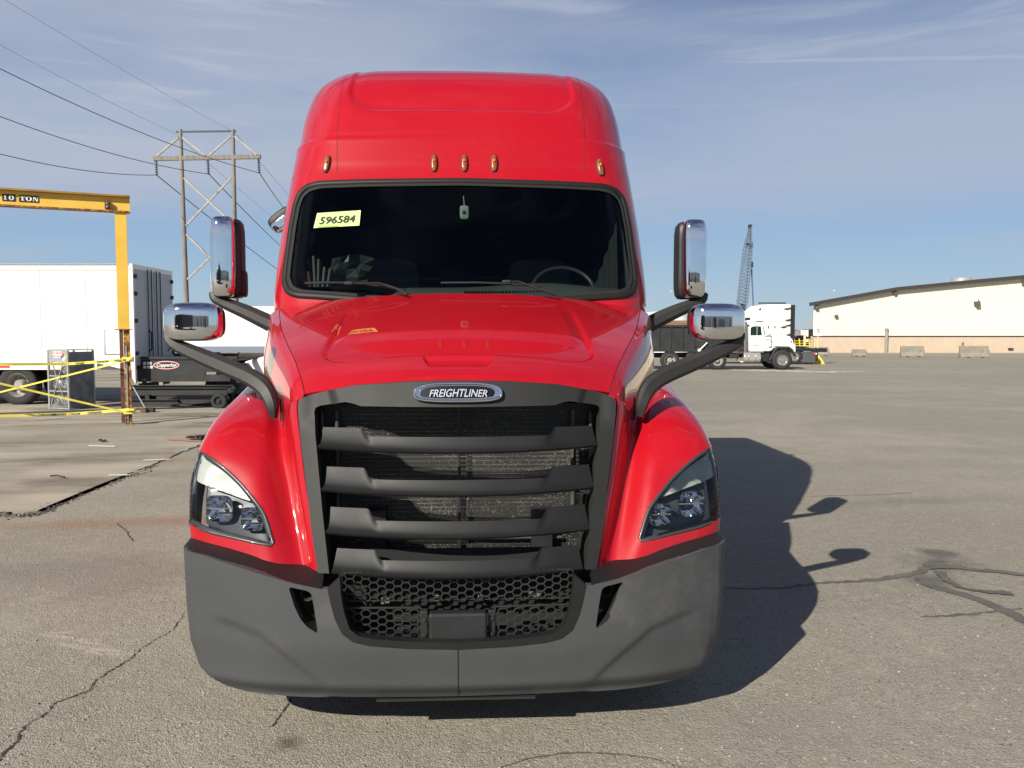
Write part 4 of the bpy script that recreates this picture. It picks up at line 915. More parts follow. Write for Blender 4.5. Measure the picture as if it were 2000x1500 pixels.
# ---- caution tapes ----
tape = mat('caution_tape', (.72, .62, .10), .45, var=.12, vscale=4)
def yl(x, y, D): return ad(x, y, D)
def tape_strip(pts, wd, label, sag=.0, words=(), twist=0):
    P = [ad(*p) for p in pts]; n_ = 40; C = []
    for i in range(n_+1):
        t = i/n_*(len(P)-1); k = min(int(t), len(P)-2); f = t-k; C.append(P[k]*(1-f)+P[k+1]*f-np.array((0, 0, sag*math.sin(math.pi*i/n_))))
    V = []
    for i, p in enumerate(C): a = .15*math.sin(i*.5+twist)+.0; u = np.array((0, math.sin(a)*.6, math.cos(a)*1.)); V += [p+u*wd/2, p-u*wd/2]
    o = MB().add(V, [(2*i, 2*i+1, 2*i+3, 2*i+2) for i in range(n_)]).build('caution_tape', tape, None, 180); tag(o, label, 'caution tape', 'yellow caution tapes tied to the gantry leg')
    for (f, body) in words:
        k = int(f*n_); p = C[k]; d = C[min(k+4, n_)]-C[max(k-4, 0)]; d /= np.linalg.norm(d)
        Mt = facing(p+np.array((0, -.012, 0)), -d, (0, 0, -1)) if True else None; Mt = Mt
        M2 = Matrix((Vector(-d), Vector((0, 0, -1)), Vector((0, -1, 0)))).transposed().to_4x4(); M2.translation = Vector(p+np.array((0, -.014, 0)))
        text('tape_lettering', body, M2, wd*1.05, .0006, ink, o, bold=.002, xs=1.25)
    return o
tape_strip([(252, 702, 16.4), (140, 707, 17.0), (0, 708, 16.2), (-250, 712, 15.5)], .055, 'uppermost yellow caution tape running nearly level to the gantry leg', .04, ((.29, 'CAUTION'), (.17, 'CAUTION'), (.06, 'CAUTION')))
tape_strip([(252, 703, 16.45), (0, 766, 17.5), (-200, 815, 18)], .035, 'yellow caution tape sloping from the top knot down to the left', .0, (), 1)
tape_strip([(248, 806, 16.4), (0, 749, 15.4), (-250, 692, 14.5)], .04, 'yellow caution tape sloping down from the left to the lower knot', .0, (), 2)
tape_strip([(252, 800, 16.4), (140, 804, 16.6), (0, 808, 16.0), (-250, 814, 15)], .052, 'lowest yellow caution tape running level just above the ground', .05, ((.30, 'CAUTION'), (.22, 'CAUTION'), (.47, 'CAUTION'), (.40, 'CAUTION')), 3)
for (x, y, lab) in ((250, 702, 'upper knot of yellow tape wrapped round the rusty gantry leg'), (253, 803, 'lower knot of yellow tape wrapped round the rusty gantry leg')):
    p = ad(x, y, 16.55); b = MB()
    for k in range(3): b.box(p+np.array((0, 0, k*.02-.02)), (.085+.006*k, .09, .03), .1*k)
    tag(b.build('tape_knot', tape), lab, 'tape')
# ---- propane cage ----
Cg = thing('gas_cylinder_cage', 'galvanised propane cylinder cage in front of the white trailer', 'cage'); H_ = 1.46; cw = .66; cdp = .72
for i, (x, y) in enumerate(((0, 0), (cw, 0), (0, cdp), (cw, cdp))):
    b = MB(); b.b2(x-.022, x+.022, y-.022, y+.022, 0, H_); b.build('corner_post', galv, Cg)
b = MB(); b.b2(0, cw, -.012, .012, H_-.26, H_-.0); b.build('header_panel', galv, Cg)
cage_side = mat('cage_side_dark', (.17, .175, .175), .5, metal=.4, var=.3, vscale=5)
b = MB(); b.b2(cw-.006, cw+.006, .03, cdp-.03, .05, H_-.04); b.build('side_sheet', cage_side, Cg); b = MB(); b.b2(-.01, cw+.01, -.0, cdp, H_, H_+.02); b.build('roof', galv, Cg)
b = MB(); b.b2(.02, cw-.02, cdp-.01, cdp, .04, H_-.2); b.build('back_sheet', cage_side, Cg)
for z in (.04, .46, .83, H_-.27):
    b = MB(); b.b2(.0, cw, -.018, .018, z-.014, z+.014); b.build('cage_rail', galv, Cg); b = MB(); b.b2(.0, cw, .05, cdp-.03, z-.02, z-.01); b.build('shelf', galv, Cg)
for a_, c_ in (((.05, .05), (cw*.80, H_-.28)), ((cw-.04, .05), (cw*.22, H_-.28))):
    b = MB(); b.bar((a_[0], -.025, a_[1]), (c_[0], -.025, c_[1]), .016); b.build('cross_brace', galv, Cg)
mesh_c = mat('cage_wire', (.28, .29, .29), .5, metal=.4); b = MB()
for i in range(1, 26): b.b2(i*cw/26-.0012, i*cw/26+.0012, -.003, .0, .05, H_-.28)
for i in range(1, 44): b.b2(0, cw, -.003, 0, i*(H_-.3)/44+.04-.0012, i*(H_-.3)/44+.04+.0012)
tag(b.build('wire_mesh', mesh_c, Cg), kind='stuff')
b = MB(); b.b2(cw-.04, cw+.01, -.04, -.018, .73, .79); b.build('latch', chrome, Cg)
sgn_w = mat('sign_pinkish_white', (.78, .66, .64), .5); sgn_r = mat('sign_red', (.62, .05, .05), .5)
b = MB(); b.b2(.19, .50, -.020, -.0125, H_-.11, H_-.035); s1 = b.build('warning_label', sgn_w, Cg); text('label_text', 'NO SMOKING', facing((.345, -.022, H_-.072), (1, 0, 0), (0, 0, 1)), .052, .0006, sgn_r, s1, bold=.001)
b = MB(); b.b2(.21, .46, -.020, -.0125, H_-.19, H_-.118); s2 = b.build('warning_label', sgn_w, Cg); text('label_text', 'PROPANE', facing((.335, -.022, H_-.154), (1, 0, 0), (0, 0, 1)), .052, .0006, sgn_r, s2, bold=.001)
dc = np.array((.535, -.02, H_-.17)); s_ = .052; cols = [(mat('diamond_red', (.6, .03, .03), .5), (0, 1)), (mat('diamond_yellow', (.75, .6, .05), .5), (1, 0)), (mat('diamond_blue', (.03, .10, .42), .5), (-1, 0)), (ivory, (0, -1))]
b = MB(); b.prism([(0, -2*s_-.004), (2*s_+.004, 0), (0, 2*s_+.004), (-2*s_-.004, 0)], lambda a, c: (dc[0]+a, -.013, dc[2]+c), lambda a, c: (dc[0]+a, -.018, dc[2]+c)); dd = b.build('hazard_diamond', ivory, Cg)
for m_, (ax_, az_) in cols:
    cx, cz = dc[0]+ax_*s_, dc[2]+az_*s_; b = MB(); b.prism([(0, -s_), (s_, 0), (0, s_), (-s_, 0)], lambda a, c: (cx+a, -.0185, cz+c), lambda a, c: (cx+a, -.0205, cz+c)); b.build('diamond_quarter', m_, dd)
place(Cg, 96, 20.1, R(-22))
cylm = mat('gas_cylinder_paint', (.50, .51, .50), .35, metal=.3, var=.15, vscale=9)
CR = Matrix.Translation(Vector(ground_at(96, 20.1))) @ Matrix.Rotation(-YAW+R(-22), 4, 'Z')
labs = ['gas cylinder alone on the top shelf of the cage, at the right', 'gas cylinder at the left of the middle shelf of the cage', 'gas cylinder at the right of the middle shelf of the cage', 'gas cylinder at the left of the bottom shelf of the cage', 'gas cylinder at the right of the bottom shelf of the cage']
for (x, z), lab in zip(((.49, .99), (.19, .62), (.49, .62), (.19, .22), (.49, .22)), labs):
    G2 = thing('gas_cylinder', lab, 'gas cylinder', (0, 0, 0), 'gas cylinders lying in the cage')
    b = MB(); b.lathe((x, .06, z), (0, 1, 0), [(0, 0), (.06, .004), (.12, .03), (.145, .08), (.145, .45), (.12, .52), (0, .56)], 20); b.build('tank', cylm, G2, 60)
    b = MB(); b.lathe((x, .06, z), (0, -1, 0), [(.085, -.02), (.088, .03), (.078, .03), (.078, -.01)], 18); b.build('collar', galv, G2, 60); b = MB(); b.cyl((x, .06, z), (x, .03, z), .02, n=8); b.build('valve', chrome, G2, 60)
    G2.matrix_world = CR
# ---- black yard ramp ----
Rp = thing('yard_ramp', 'black steel loading ramp with an oval name badge behind the trailer doors', 'loading ramp')
b = MB(); b.b2(0, 1.75, 0, .1, .78, 1.16); b.b2(1.75, 2.55, .0, .1, .85, 1.16); sdm = b.build('side_beam', black_st, Rp)
b = MB(); b.b2(0, 2.6, -.03, .12, 1.19, 1.26); b.bar((2.6, .04, 1.22), (3.5, 2.0, 1.22), .12, .07); b.build('top_rail', black_st, Rp); b = MB(); b.b2(.05, 2.55, .1, 2.1, 1.14, 1.18); b.build('deck', black_st, Rp)
b = MB(); b.b2(0, 3.5, 2.1, 2.2, .80, 1.3); b.build('side_beam', black_st, Rp)
b = MB(); b.b2(.02, .10, -.04, -.03, 1.20, 1.25); b.build('reflector', ivory, Rp)
for (x0, x1, z0, z1) in ((.17, .24, 1.05, 1.12), (.27, .38, 1.05, 1.12), (.17, .24, .95, 1.02), (.27, .41, .95, 1.02)):
    b = MB(); b.b2(x0, x1, -.006, -.001, z0, z1); b.build('decal', ivory, Rp)
ob = MB(); t = np.linspace(0, 2*math.pi, 41)[:-1]; pink = mat('badge_pink_white', (.85, .42, .45), .5)
def ell(rx, rz, y): return [(.76+rx*math.cos(a), y, 1.035+rz*math.sin(a)) for a in t]
b = MB(); b.add(ell(.335, .110, -.003), [tuple(range(40))]); oo = b.build('name_badge', pink, Rp); b = MB(); b.add(ell(.305, .085, -.006), [tuple(range(40))]); b.build('badge_field', blkp, oo)
text('badge_script', 'Copperloy.', facing((.765, -.010, 1.035), (1, 0, 0), (.0, 0, 1)), .125, .001, ivory, oo, shear=.35, bold=.003, xs=.95)
b = MB(); b.b2(.0, 2.4, .0, .1, .60, .78); b.build('under_frame', black_st, Rp); b = MB(); b.b2(.55, .65, .02, .12, .45, .8); b.b2(.1, .95, .0, .12, .42, .48); b.build('jack', rim_dull, Rp)
wheel(Rp, (2.08, .25, .40), .40, .25, black_st, (0, -1, 0)); wheel(Rp, (2.08, 1.95, .40), .40, .25, black_st, (0, 1, 0))
b = MB(); b.b2(1.6, 2.5, .1, 2.0, .38, .45); b.b2(2.0, 2.6, .15, 2.0, .55, .95); b.build('axle_frame', black_st, Rp)
place(Rp, 268, 21.6, R(4))
# small cart and stacked beams in front
Bm = thing('steel_beam_stack', 'low stack of black steel beams lying behind the small rubber wheel', 'steel beams')
for (x0, x1, y, z0, z1) in ((-.2, 2.35, 0, .30, .46), (-.2, 2.35, .35, .32, .50), (-.2, 1.2, -.25, .02, .18), (1.1, 2.2, -.2, .10, .30), (-.1, 2.35, .5, .02, .30)):
    b = MB(); b.b2(x0, x1, y-.02, y+.02, z0, z1); b.b2(x0, x1, y-.08, y+.08, z1, z1+.02); b.b2(x0, x1, y-.08, y+.08, z0-.02, z0); b.build('beam', black_st, Bm)
for x in (.4, 1.8): b = MB(); b.b2(x-.05, x+.05, -.2, .6, 0, .30); b.build('bearer', blk, Bm)
place(Bm, 262, 21.0, R(2))
Ct = thing('trolley', 'small black trolley with one rubber tyred wheel in front of the ramp', 'trolley')
b = MB(); b.b2(-1.6, .2, 0, .06, .22, .30); b.build('trolley_frame', black_st, Ct); wheel(Ct, (0, -.10, .19), .19, .12, black_st, (0, -1, 0), n=24, name='trolley_wheel'); place(Ct, 430, 20.4, 0)
Jk = thing('dolly_jack', 'rusty trailer jack with a slanted handle lying beside the gantry leg', 'jack')
b = MB(); b.bar((-.28, 0, .62), (.0, 0, .10), .022); b.build('handle', galv, Jk); b = MB(); b.lathe((-.02, -.05, .065), (0, -1, 0), [(.0, -.05), (.065, -.05), (.065, .03), (0, .03)], 16); b.build('roller', rust, Jk, 40); b = MB(); b.b2(-.02, .18, 0, .12, .02, .12); b.build('jack_base', blk, Jk); place(Jk, 283, 19.2, 0)
# ---- far white trailer on the left, behind ----
T2 = thing('box_trailer', 'white box trailer far behind the chrome mirror, seen over the black ramp', 'trailer')
for i in range(10): b = MB(); b.b2(i*1.4+.01, i*1.4+1.39, -.01, .02, 1.1, 3.62); b.build('side_panel', white_tr, T2)
b = MB(); b.b2(0, 14, .02, 2.5, 1.0, 3.6); b.build('box_core', white_tr, T2); b = MB(); b.b2(-.05, 14.05, -.04, .02, 3.62, 3.72); b.build('top_rail', white_tr, T2)
b = MB(); b.b2(0, 14, -.03, .02, .72, 1.1); b.build('bottom_rail', mat('blue_grey_skirt', (.16, .19, .25), .6), T2)
b = MB(); b.b2(4.0, 4.15, -.04, 0, 3.66, 3.78); b.build('roof_lamp', rubber, T2)
for x in (1.5, 2.8, 12): wheel(T2, (x, .2, .52), .52, .28, rim_dull, (0, -1, 0))
place(T2, 330, 54, R(1))
# ---- white van nose behind the ramp ----
Vn = thing('parked_van', 'white van with grey lower bumper half hidden by the red fender', 'van')
prof = [(0, .35), (-.02, .62), (.05, .95), (.40, 1.12), (1.05, 1.30), (1.7, 2.15), (4.9, 2.2), (5.0, .4)]
b = MB(); b.prism(prof, lambda a, c: (a, .0, c), lambda a, c: (a, 1.9, c)); bevel(b.build('body', white, Vn), .12, 4)
b = MB(); b.prism([(-.08, .22), (-.10, .70), (-.02, .80), (.55, .78), (.62, .25)], lambda a, c: (a, -.03, c), lambda a, c: (a, 1.93, c)); bevel(b.build('bumper', mat('van_bumper_grey', (.12, .13, .14), .5), Vn), .06, 3)
b = MB(); b.prism([(.12, .86), (.10, .98), (.45, 1.08), (.55, .95)], lambda a, c: (a, -.012, c), lambda a, c: (a, .1, c)); b.build('headlight', dark_house, Vn)
b = MB(); b.prism([(1.15, 1.36), (1.72, 2.0), (2.6, 2.0), (2.6, 1.36)], lambda a, c: (a, -.012, c), lambda a, c: (a, .05, c)); b.build('window', side_g, Vn)
for x in (1.0, 4.1): wheel(Vn, (x, .1, .36), .36, .22, rim_m, (0, -1, 0), n=24)
place(Vn, 452, 22.3, R(8))
# ---- H frame power pole and lines ----
wood = mat('weathered_pole_wood', (.20, .18, .155), .85, var=.3, vscale=1.2, stretch=(4, 4, .5)); wood2 = mat('grey_brace_wood', (.34, .32, .29), .8, var=.2, vscale=2); dark_i = mat('insulator_dark', (.02, .025, .04), .4)
PD = 73.0
PP = thing('power_pole', 'tall wooden H frame power pole with crossed braces and hanging insulators', 'power pole', tuple(ground_at(410, PD)))
Q = lambda px, py: ad(px, py, PD)
for (xt, xb) in ((352.5, 366), (455, 462)):
    top = Q(xt, 253); bot = Q(xb, 640); d = (bot-top)/(top[2]-bot[2]); b = MB(); b.cyl(top, top+d*top[2], .15, .25, n=14); b.build('pole', wood, PP, 60)
def br_(a, c, w_=.2, m=wood2, nm='brace', dy=.0): b = MB(); b.bar(Q(*a)+np.array((0, dy, 0)), Q(*c)+np.array((0, dy, 0)), w_); b.build(nm, m, PP)
b = MB(); b.bar(Q(300, 310), Q(509, 306), .26, .36); b.build('cross_arm', wood, PP)
br_((344, 257.5), (461, 256), .14, dark_i, 'top_bar')
for a, c in (((350, 269), (307, 305)), ((357, 269), (402, 304)), ((451, 267), (410, 303)), ((459, 267), (502, 303)), ((360, 348), (450, 432)), ((453, 347), (364, 441)), ((365, 458), (460, 552)), ((460, 455), (367, 546))): br_(a, c, .16, dy=-.1)
for (px, py0, py1) in ((305, 313, 342), (406, 311, 340), (505, 309, 338)):
    b = MB(); a = Q(px, py0); c = Q(px+1.5, py1); n_ = 9
    b.cyl(a, c, .03, n=6)
    for k in range(n_): p = a+(c-a)*(k+.5)/n_; b.lathe(p, (0, 0, -1), [(.04, -.04), (.16, .02), (.05, .04)], 10)
    b.build('insulator', dark_i, PP)
wire_m = mat('conductor', (.03, .035, .05), .5); wire_t = mat('shield_wire', (.24, .27, .34), .5)
def line(a, c, r, m, label, sag=0.0, grp='power lines strung to the wooden pole'):
    A = ad(*a); C = ad(*c); b = MB(); P = [A+(C-A)*t-np.array((0, 0, sag*4*t*(1-t))) for t in np.linspace(0, 1, 33)]; b.tube(P, r, 5); tag(b.build('power_line', m), label, 'power line', grp)
for (ip, lp, rp, nm) in (((306, 342), (0, 278), (545, 530), 'left'), ((408, 340), (0, 228), (552, 480), 'middle'), ((507, 338), (0, 170), (562, 403), 'right')):
    e = (-330, lp[1]+(lp[1]-ip[1])*1.25, 42)
    line((*ip, PD), e, .028, wire_m, f'dark conductor running up to the left from the {nm} insulator', 1.0)
    ex = (rp[0]+(rp[0]-ip[0])*.7, rp[1]+(rp[1]-ip[1])*.5, 260); line((*ip, PD), ex, .045, wire_m, f'dark conductor dropping right behind the truck from the {nm} insulator', 2.0)
line((345, 262, PD), (-330, -95, 42), .012, wire_t, 'thin shield wire running up left from the left pole top', .3)
line((461, 260, PD), (-330, -210, 42), .012, wire_t, 'thin shield wire running up left from the right pole top', .3)
line((461, 262, PD), (700, 520, 260), .02, wire_t, 'thin shield wire dropping right from the right pole top', 1.0)
line((345, 264, PD), (640, 500, 260), .02, wire_t, 'thin shield wire dropping right from the left pole top', 1.0)
# ---- warehouse on the right ----
cream = mat('cream_metal_siding', (.72, .69, .56), .45, var=.03, vscale=.3, stain=(.55, .50, .38), sscale=.3, samt=.3); tanb = mat('tan_masonry', (.50, .40, .30), .85, var=.06, vscale=1.5); fas = mat('dark_brown_fascia', (.045, .038, .034), .5)
Bd = thing('warehouse', 'long low cream metal sided warehouse with a tan masonry base and dark eave', 'warehouse')
D0 = 86.0; k_ = D0/FPX
def bx_(px): return (px-1586)*k_
def bz(py): return 1.82+(655-py)*k_
roof = [(1586, 596), (1745, 566), (1900, 551), (2000, 542), (2400, 506)]
zs = bz(656)
V = [(bx_(px), 0, zs) for px, _ in roof]+[(bx_(px), 0, bz(py)) for px, py in roof]
b = MB(); n_ = len(roof); b.add(V+[(v[0]+13.5, 30, v[2]) for v in V], [(i, i+1, n_+i+1, n_+i) for i in range(n_-1)]+[(n_+i, n_+i+1, 3*n_+i+1, 3*n_+i) for i in range(n_-1)]+[(0, n_, 3*n_, 2*n_)]); b.build('wall', cream, Bd)
b = MB(); x = .15
while x < bx_(2390):
    top = np.interp(x, [bx_(p[0]) for p in roof], [bz(p[1]) for p in roof]); b.prism([(x-.07, 0), (x-.03, -.06), (x+.03, -.06), (x+.07, 0)], lambda a, c: (a, c, zs), lambda a, c: (a, c, top)); x += .305
tag(b.build('siding_ribs', cream, Bd), kind='stuff')
for i in range(n_-1):
    b = MB(); a = (bx_(roof[i][0])-(.5 if i == 0 else 0), -.35, bz(roof[i][1])+.05); c = (bx_(roof[i+1][0]), -.35, bz(roof[i+1][1])+.05); b.bar(a, c, .5, .34); b.build('eave_trim', fas, Bd)
b = MB(); b.b2(0.1, bx_(2390), .03, 1.0, -.1, zs-.04); b.build('masonry_base', tanb, Bd); b = MB(); b.b2(0, bx_(2390), -.08, .1, zs-.06, zs+.02); b.build('flashing', fas, Bd)
for px, py, s in ((1629, 619, .18), (1901, 595, .30)):
    b = MB(); xx, zz = bx_(px), bz(py); b.prism([(-.9*s, s), (.9*s, s), (.9*s, -.8*s), (-.6*s, -.8*s)], lambda a, c: (xx+a, -.02, zz+c), lambda a, c: (xx+a*.8, -.8*s*2, zz+c)); b.b2(xx+.5*s, xx+.65*s, -.2, -.1, zz+s, zz+1.8*s); b.build('wall_light', mat('light_housing', (.10, .09, .07), .5) if 'light_housing' not in MATS else MATS['light_housing'], Bd)
for px, py in ((1590, 602), (1741, 573), (1990, 555)):
    b = MB(); xx, zz = bx_(px), bz(py); b.rbox((xx, -.25, zz), (.16, .2, .2), 4, 4); b.bar((xx+.1, -.1, zz+.1), (xx+.15, -.1, zz+.55), .08); b.build('flood_light', MATS['light_housing'], Bd, 60, merge=True)
b = MB(); xx = bx_(1727); b.b2(xx-.11, xx+.11, -.30, -.08, 0, bz(644)); b.lathe((xx, -.19, bz(644)), (0, 0, 1), [(.22, 0), (.22, .1), (0, .2)], 8); b.build('down_pipe', rim_dull, Bd)
b = MB(); xx = bx_(1932); b.cyl((xx, 6, bz(560)), (xx, 6, bz(537)), 1.15*.9, n=18); b.build('roof_vent', galv, Bd, 60)
b = MB(); xx = bx_(1971); b.b2(xx-.25, xx+.25, -.12, .05, .3, .5); b.build('drain_vent', fas, Bd); b = MB(); xx = bx_(1877); b.tube([(xx-.1, -.1, .5), (xx-.08, -.12, .95), (xx, -.12, 1.15), (xx+.08, -.12, .95), (xx+.1, -.1, .5)], .03, 5); b.build('hose', rubber, Bd)
place(Bd, 1586, D0, 0)
conc = mat('concrete_barrier', (.24, .215, .175), .9, var=.2, vscale=2, stain=(.13, .11, .085), sscale=2.2, samt=.9, bump=.3, bscale=12)
def barrier(px0, px1, D, h, label, dark=False, rot=.0, dp=.6):
    Lm = (px1-px0)/FPX*D; o = thing('concrete_barrier', label, 'barrier', (0, 0, 0), 'concrete barriers along the warehouse')
    b = MB(); b.prism([(-dp/2, 0), (-dp/2, .12), (-dp*.26, .34*h/.8), (-dp*.2, h), (dp*.2, h), (dp*.26, .34*h/.8), (dp/2, .12), (dp/2, 0)], lambda a, c: (0, a, c), lambda a, c: (Lm, a, c)); bevel(b.build('block', conc, o), .03)
    for q in (.25, .75): b = MB(); b.b2(Lm*q-.15, Lm*q+.15, -dp/2-.01, -dp/2+.05, 0, .07); b.build('lifting_slot', blkp, o)
    b = MB(); b.tube([(Lm*.98, 0, h*.3), (Lm+.10, 0, h*.4), (Lm+.10, 0, h*.6), (Lm*.98, 0, h*.7)], .03, 5); b.build('coupling_loop', rust, o)
    place(o, px0, D, rot); return o
barrier(1872, 1926, 67, .95, 'widest dark concrete barrier, furthest right before the warehouse', rot=R(-3))
barrier(1757, 1800, 69, .92, 'pale concrete barrier between the down pipe and the dark barrier', rot=R(-5))
barrier(1663, 1689, 71, .62, 'low brown concrete block standing left of the warehouse down pipe')
barrier(1590, 1615, 74, .78, 'concrete barrier just right of the yellow sign post', rot=R(-10))
barrier(1558, 1584, 72, .95, 'concrete barrier under the yellow railing behind the dark mudflap', rot=R(6))
# sign on yellow stand
Sg = thing('warning_sign', 'white prohibition sign on a yellow pyramid stand before the warehouse', 'sign')
syel = mat('bright_yellow', (.80, .58, .04), .5)
b = MB(); b.add([(-.35, -.35, 0), (.35, -.35, 0), (.35, .35, 0), (-.35, .35, 0), (-.08, -.08, .55), (.08, -.08, .55), (.08, .08, .55), (-.08, .08, .55)], [(0, 1, 5, 4), (1, 2, 6, 5), (2, 3, 7, 6), (3, 0, 4, 7), (4, 5, 6, 7)]); b.build('stand_base', syel, Sg)
b = MB(); b.cyl((0, 0, .5), (0, 0, 2.3), .035, n=8); b.build('post', mat('pale_yellow', (.72, .60, .25), .6), Sg, 60); b = MB(); b.b2(-.22, .22, -.06, -.04, 1.78, 2.42); pl = b.build('sign_plate', ivory, Sg)
b = MB(); b.tube([(.10*math.cos(a), -.066, 2.08+.10*math.sin(a)) for a in np.linspace(0, 2*math.pi, 25)[:-1]], .012, 5, closed=True); b.bar((-.07, -.066, 2.15), (.07, -.066, 2.01), .02, .01); b.build('prohibition_ring', sgn_r, pl)
b = MB(); b.b2(-.15, .15, -.066, -.061, 2.20, 2.23); b.build('print_line', ink, pl); b = MB(); b.b2(-.12, .12, -.066, -.061, 1.88, 1.90); b.build('print_line', ink, pl); b = MB(); b.box((0, -.064, 2.08), (.05, .003, .025), M=Matrix.Rotation(R(15), 3, 'Y')); b.build('pictogram', ink, pl)
place(Sg, 1595.5, 52.5, 0)
Bo = thing('bollard', 'tall pale yellow bollard beside the dark mudflap', 'bollard'); b = MB(); b.cyl((0, 0, 0), (0, 0, 1.85), .09, n=10); b.lathe((0, 0, 1.85), (0, 0, 1), [(.09, 0), (.06, .05), (0, .07)], 10); b.build('tube', MATS['pale_yellow'], Bo, 60); place(Bo, 1570, 60, 0)
Rl = thing('yellow_railing', 'low yellow steel railing in front of the dark parked vehicles', 'railing')
for i in range(4): b = MB(); b.bar((i*.42, 0, .5), (i*.42-.12, 0, 1.55), .07); b.build('post', syel, Rl)
for z in (.75, .95, 1.15, 1.35): b = MB(); b.b2(-.2, 1.45, -.02, .02, z-.02, z+.02); b.build('rail', syel, Rl)
place(Rl, 1552, 70, 0)
Cr = thing('parked_car', 'dark car with a glinting roof far beyond the yellow railing', 'car')
b = MB(); b.prism([(0, .3), (0, .9), (.5, 1.0), (1.0, 1.45), (2.1, 1.5), (3.2, 1.0), (4.2, .85), (4.2, .3)], lambda a, c: (a, 0, c), lambda a, c: (a, 1.8, c)); bevel(b.build('body', mat('black_car_paint', (.012, .012, .015), .25, coat=1), Cr), .08, 3)
b = MB(); b.prism([(.75, 1.05), (1.1, 1.38), (2.0, 1.42), (2.8, 1.05)], lambda a, c: (a, -.01, c), lambda a, c: (a, .05, c)); b.build('window', MATS['badge_navy'], Cr)
for x in (.8, 3.3): wheel(Cr, (x, .05, .33), .33, .2, rim_m, (0, -1, 0), n=16)
place(Cr, 1538, 96, 0, .35)
Tk = thing('parked_truck', 'dark truck with a white edged cab beside the warehouse corner', 'truck')
b = MB(); b.b2(0, 2.2, 0, 2, .9, 2.45); bevel(b.build('cab', MATS['black_car_paint'], Tk), .1); b = MB(); b.b2(-.28, -.02, 0, 1.8, .95, 2.35); b.build('cab_edge', white, Tk); b = MB(); b.b2(-2.6, 3, 0, 2, .7, .9); b.build('flat_bed', blk, Tk); wheel(Tk, (1, .1, .5), .5, .3, rim_dull, (0, -1, 0)); place(Tk, 1577, 96, 0, .1)
# ---- white sleeper tractor facing left ----
wht = mat('sleeper_white', (.80, .79, .72), .4, coat=.4); dk = mat('dark_fitting', (.035, .03, .02), .6)
S2 = thing('semi_tractor', 'white sleeper tractor parked facing left behind the dump truck', 'semi truck')
b = MB(); b.prism([(-4.6, 1.0), (-4.7, 1.9), (-3.0, 2.15), (-2.65, 2.9), (-2.3, 3.4), (-1.9, 3.72), (-1.0, 3.80), (0, 3.76), (0, 1.0)], lambda a, c: (a, 0, c), lambda a, c: (a, 2.3, c)); bevel(b.build('cab_body', wht, S2), .10, 4)
b = MB(); b.b2(.0, .22, -.02, .3, 1.0, 3.72); b.build('side_extender', MATS['fuel'] if 'fuel' in MATS else blk, S2)
b = MB(); b.b2(-2.05, -.35, .0, .15, 3.80, 3.87); b.build('roof_fairing_edge', blk, S2)
def fit(x, z, w_): 
    b = MB(); b.prism([(-w_/2, -.02), (w_/2, .06), (w_/2, -.02), (0, -.09)], lambda a, c: (x+a, -.05, z+c), lambda a, c: (x+a, .01, z+c)); b.build('side_marker', dk, S2)
for x, z, w_ in ((-.30, 3.50, .5), (-.22, 2.80, .4), (-.18, 2.47, .35), (-.5, 2.36, .4), (-.18, 1.88, .3), (-2.0, 3.47, .14)): fit(x, z, w_)
for x in (-1.42, -1.02): b = MB(); b.b2(x-.03, x+.03, -.02, .0, 2.25, 2.42); b.build('vent_slot', dk, S2)
b = MB(); b.b2(-2.35, -.02, -.012, .0, 2.68, 2.70); b.b2(-.85, -.83, -.012, 0, 1.9, 2.6); b.b2(-1.75, -1.73, -.012, 0, 2.7, 3.6); b.build('body_seam', rim_dull, S2)
b = MB(); b.b2(-5.9, -4.6, .2, 2.1, .9, 1.75); bevel(b.build('hood', wht, S2), .15, 4)
b = MB(); b.b2(-.6, 2.6, .8, .95, .75, 1.0); b.b2(-.6, 2.6, 1.5, 1.6, .75, 1.0); b.build('frame_rail', blk, S2)
b = MB(); b.lathe((.9, 1.2, 1.03), (0, 0, 1), [(0, .1), (.45, .08), (.5, 0), (0, -.02)], 14); b.build('fifth_wheel', blk, S2)
wheel(S2, (-5.2, .15, .5), .5, .28, rim_m, (0, -1, 0)); wheel(S2, (.25, .15, .5), .5, .28, rim_m, (0, -1, 0)); wheel(S2, (1.45-.2, .15, .5), .5, .28, rim_m, (0, -1, 0))
b = MB(); b.b2(.75, 1.55, -.02, .02, .12, .90); mf = b.build('mud_flap', mat('mudflap_grey', (.07, .075, .08), .6), S2); b = MB(); b.b2(.85, 1.3, -.03, -.02, .80, .86); b.build('flap_strip', galv, mf)
b = MB(); b.prism([(.3, .9), (.45, 1.05), (1.2, 1.05), (1.5, .9), (1.55, .8)], lambda a, c: (a, -.05, c), lambda a, c: (a, .5, c)); b.build('rear_fender', blk, S2)
b = MB(); b.rbox((1.60, .0, .66), (.05, .05, .06), 3, 4); b.build('tail_light', mat('lamp_warm_white', (.8, .7, .6), .2), S2, 180, merge=True); b = MB(); b.rbox((1.48, -.03, .66), (.05, .05, .08), 3, 4); b.build('tail_light', redtape, S2, 180, merge=True)
place(S2, 1543, 51.5, 0)
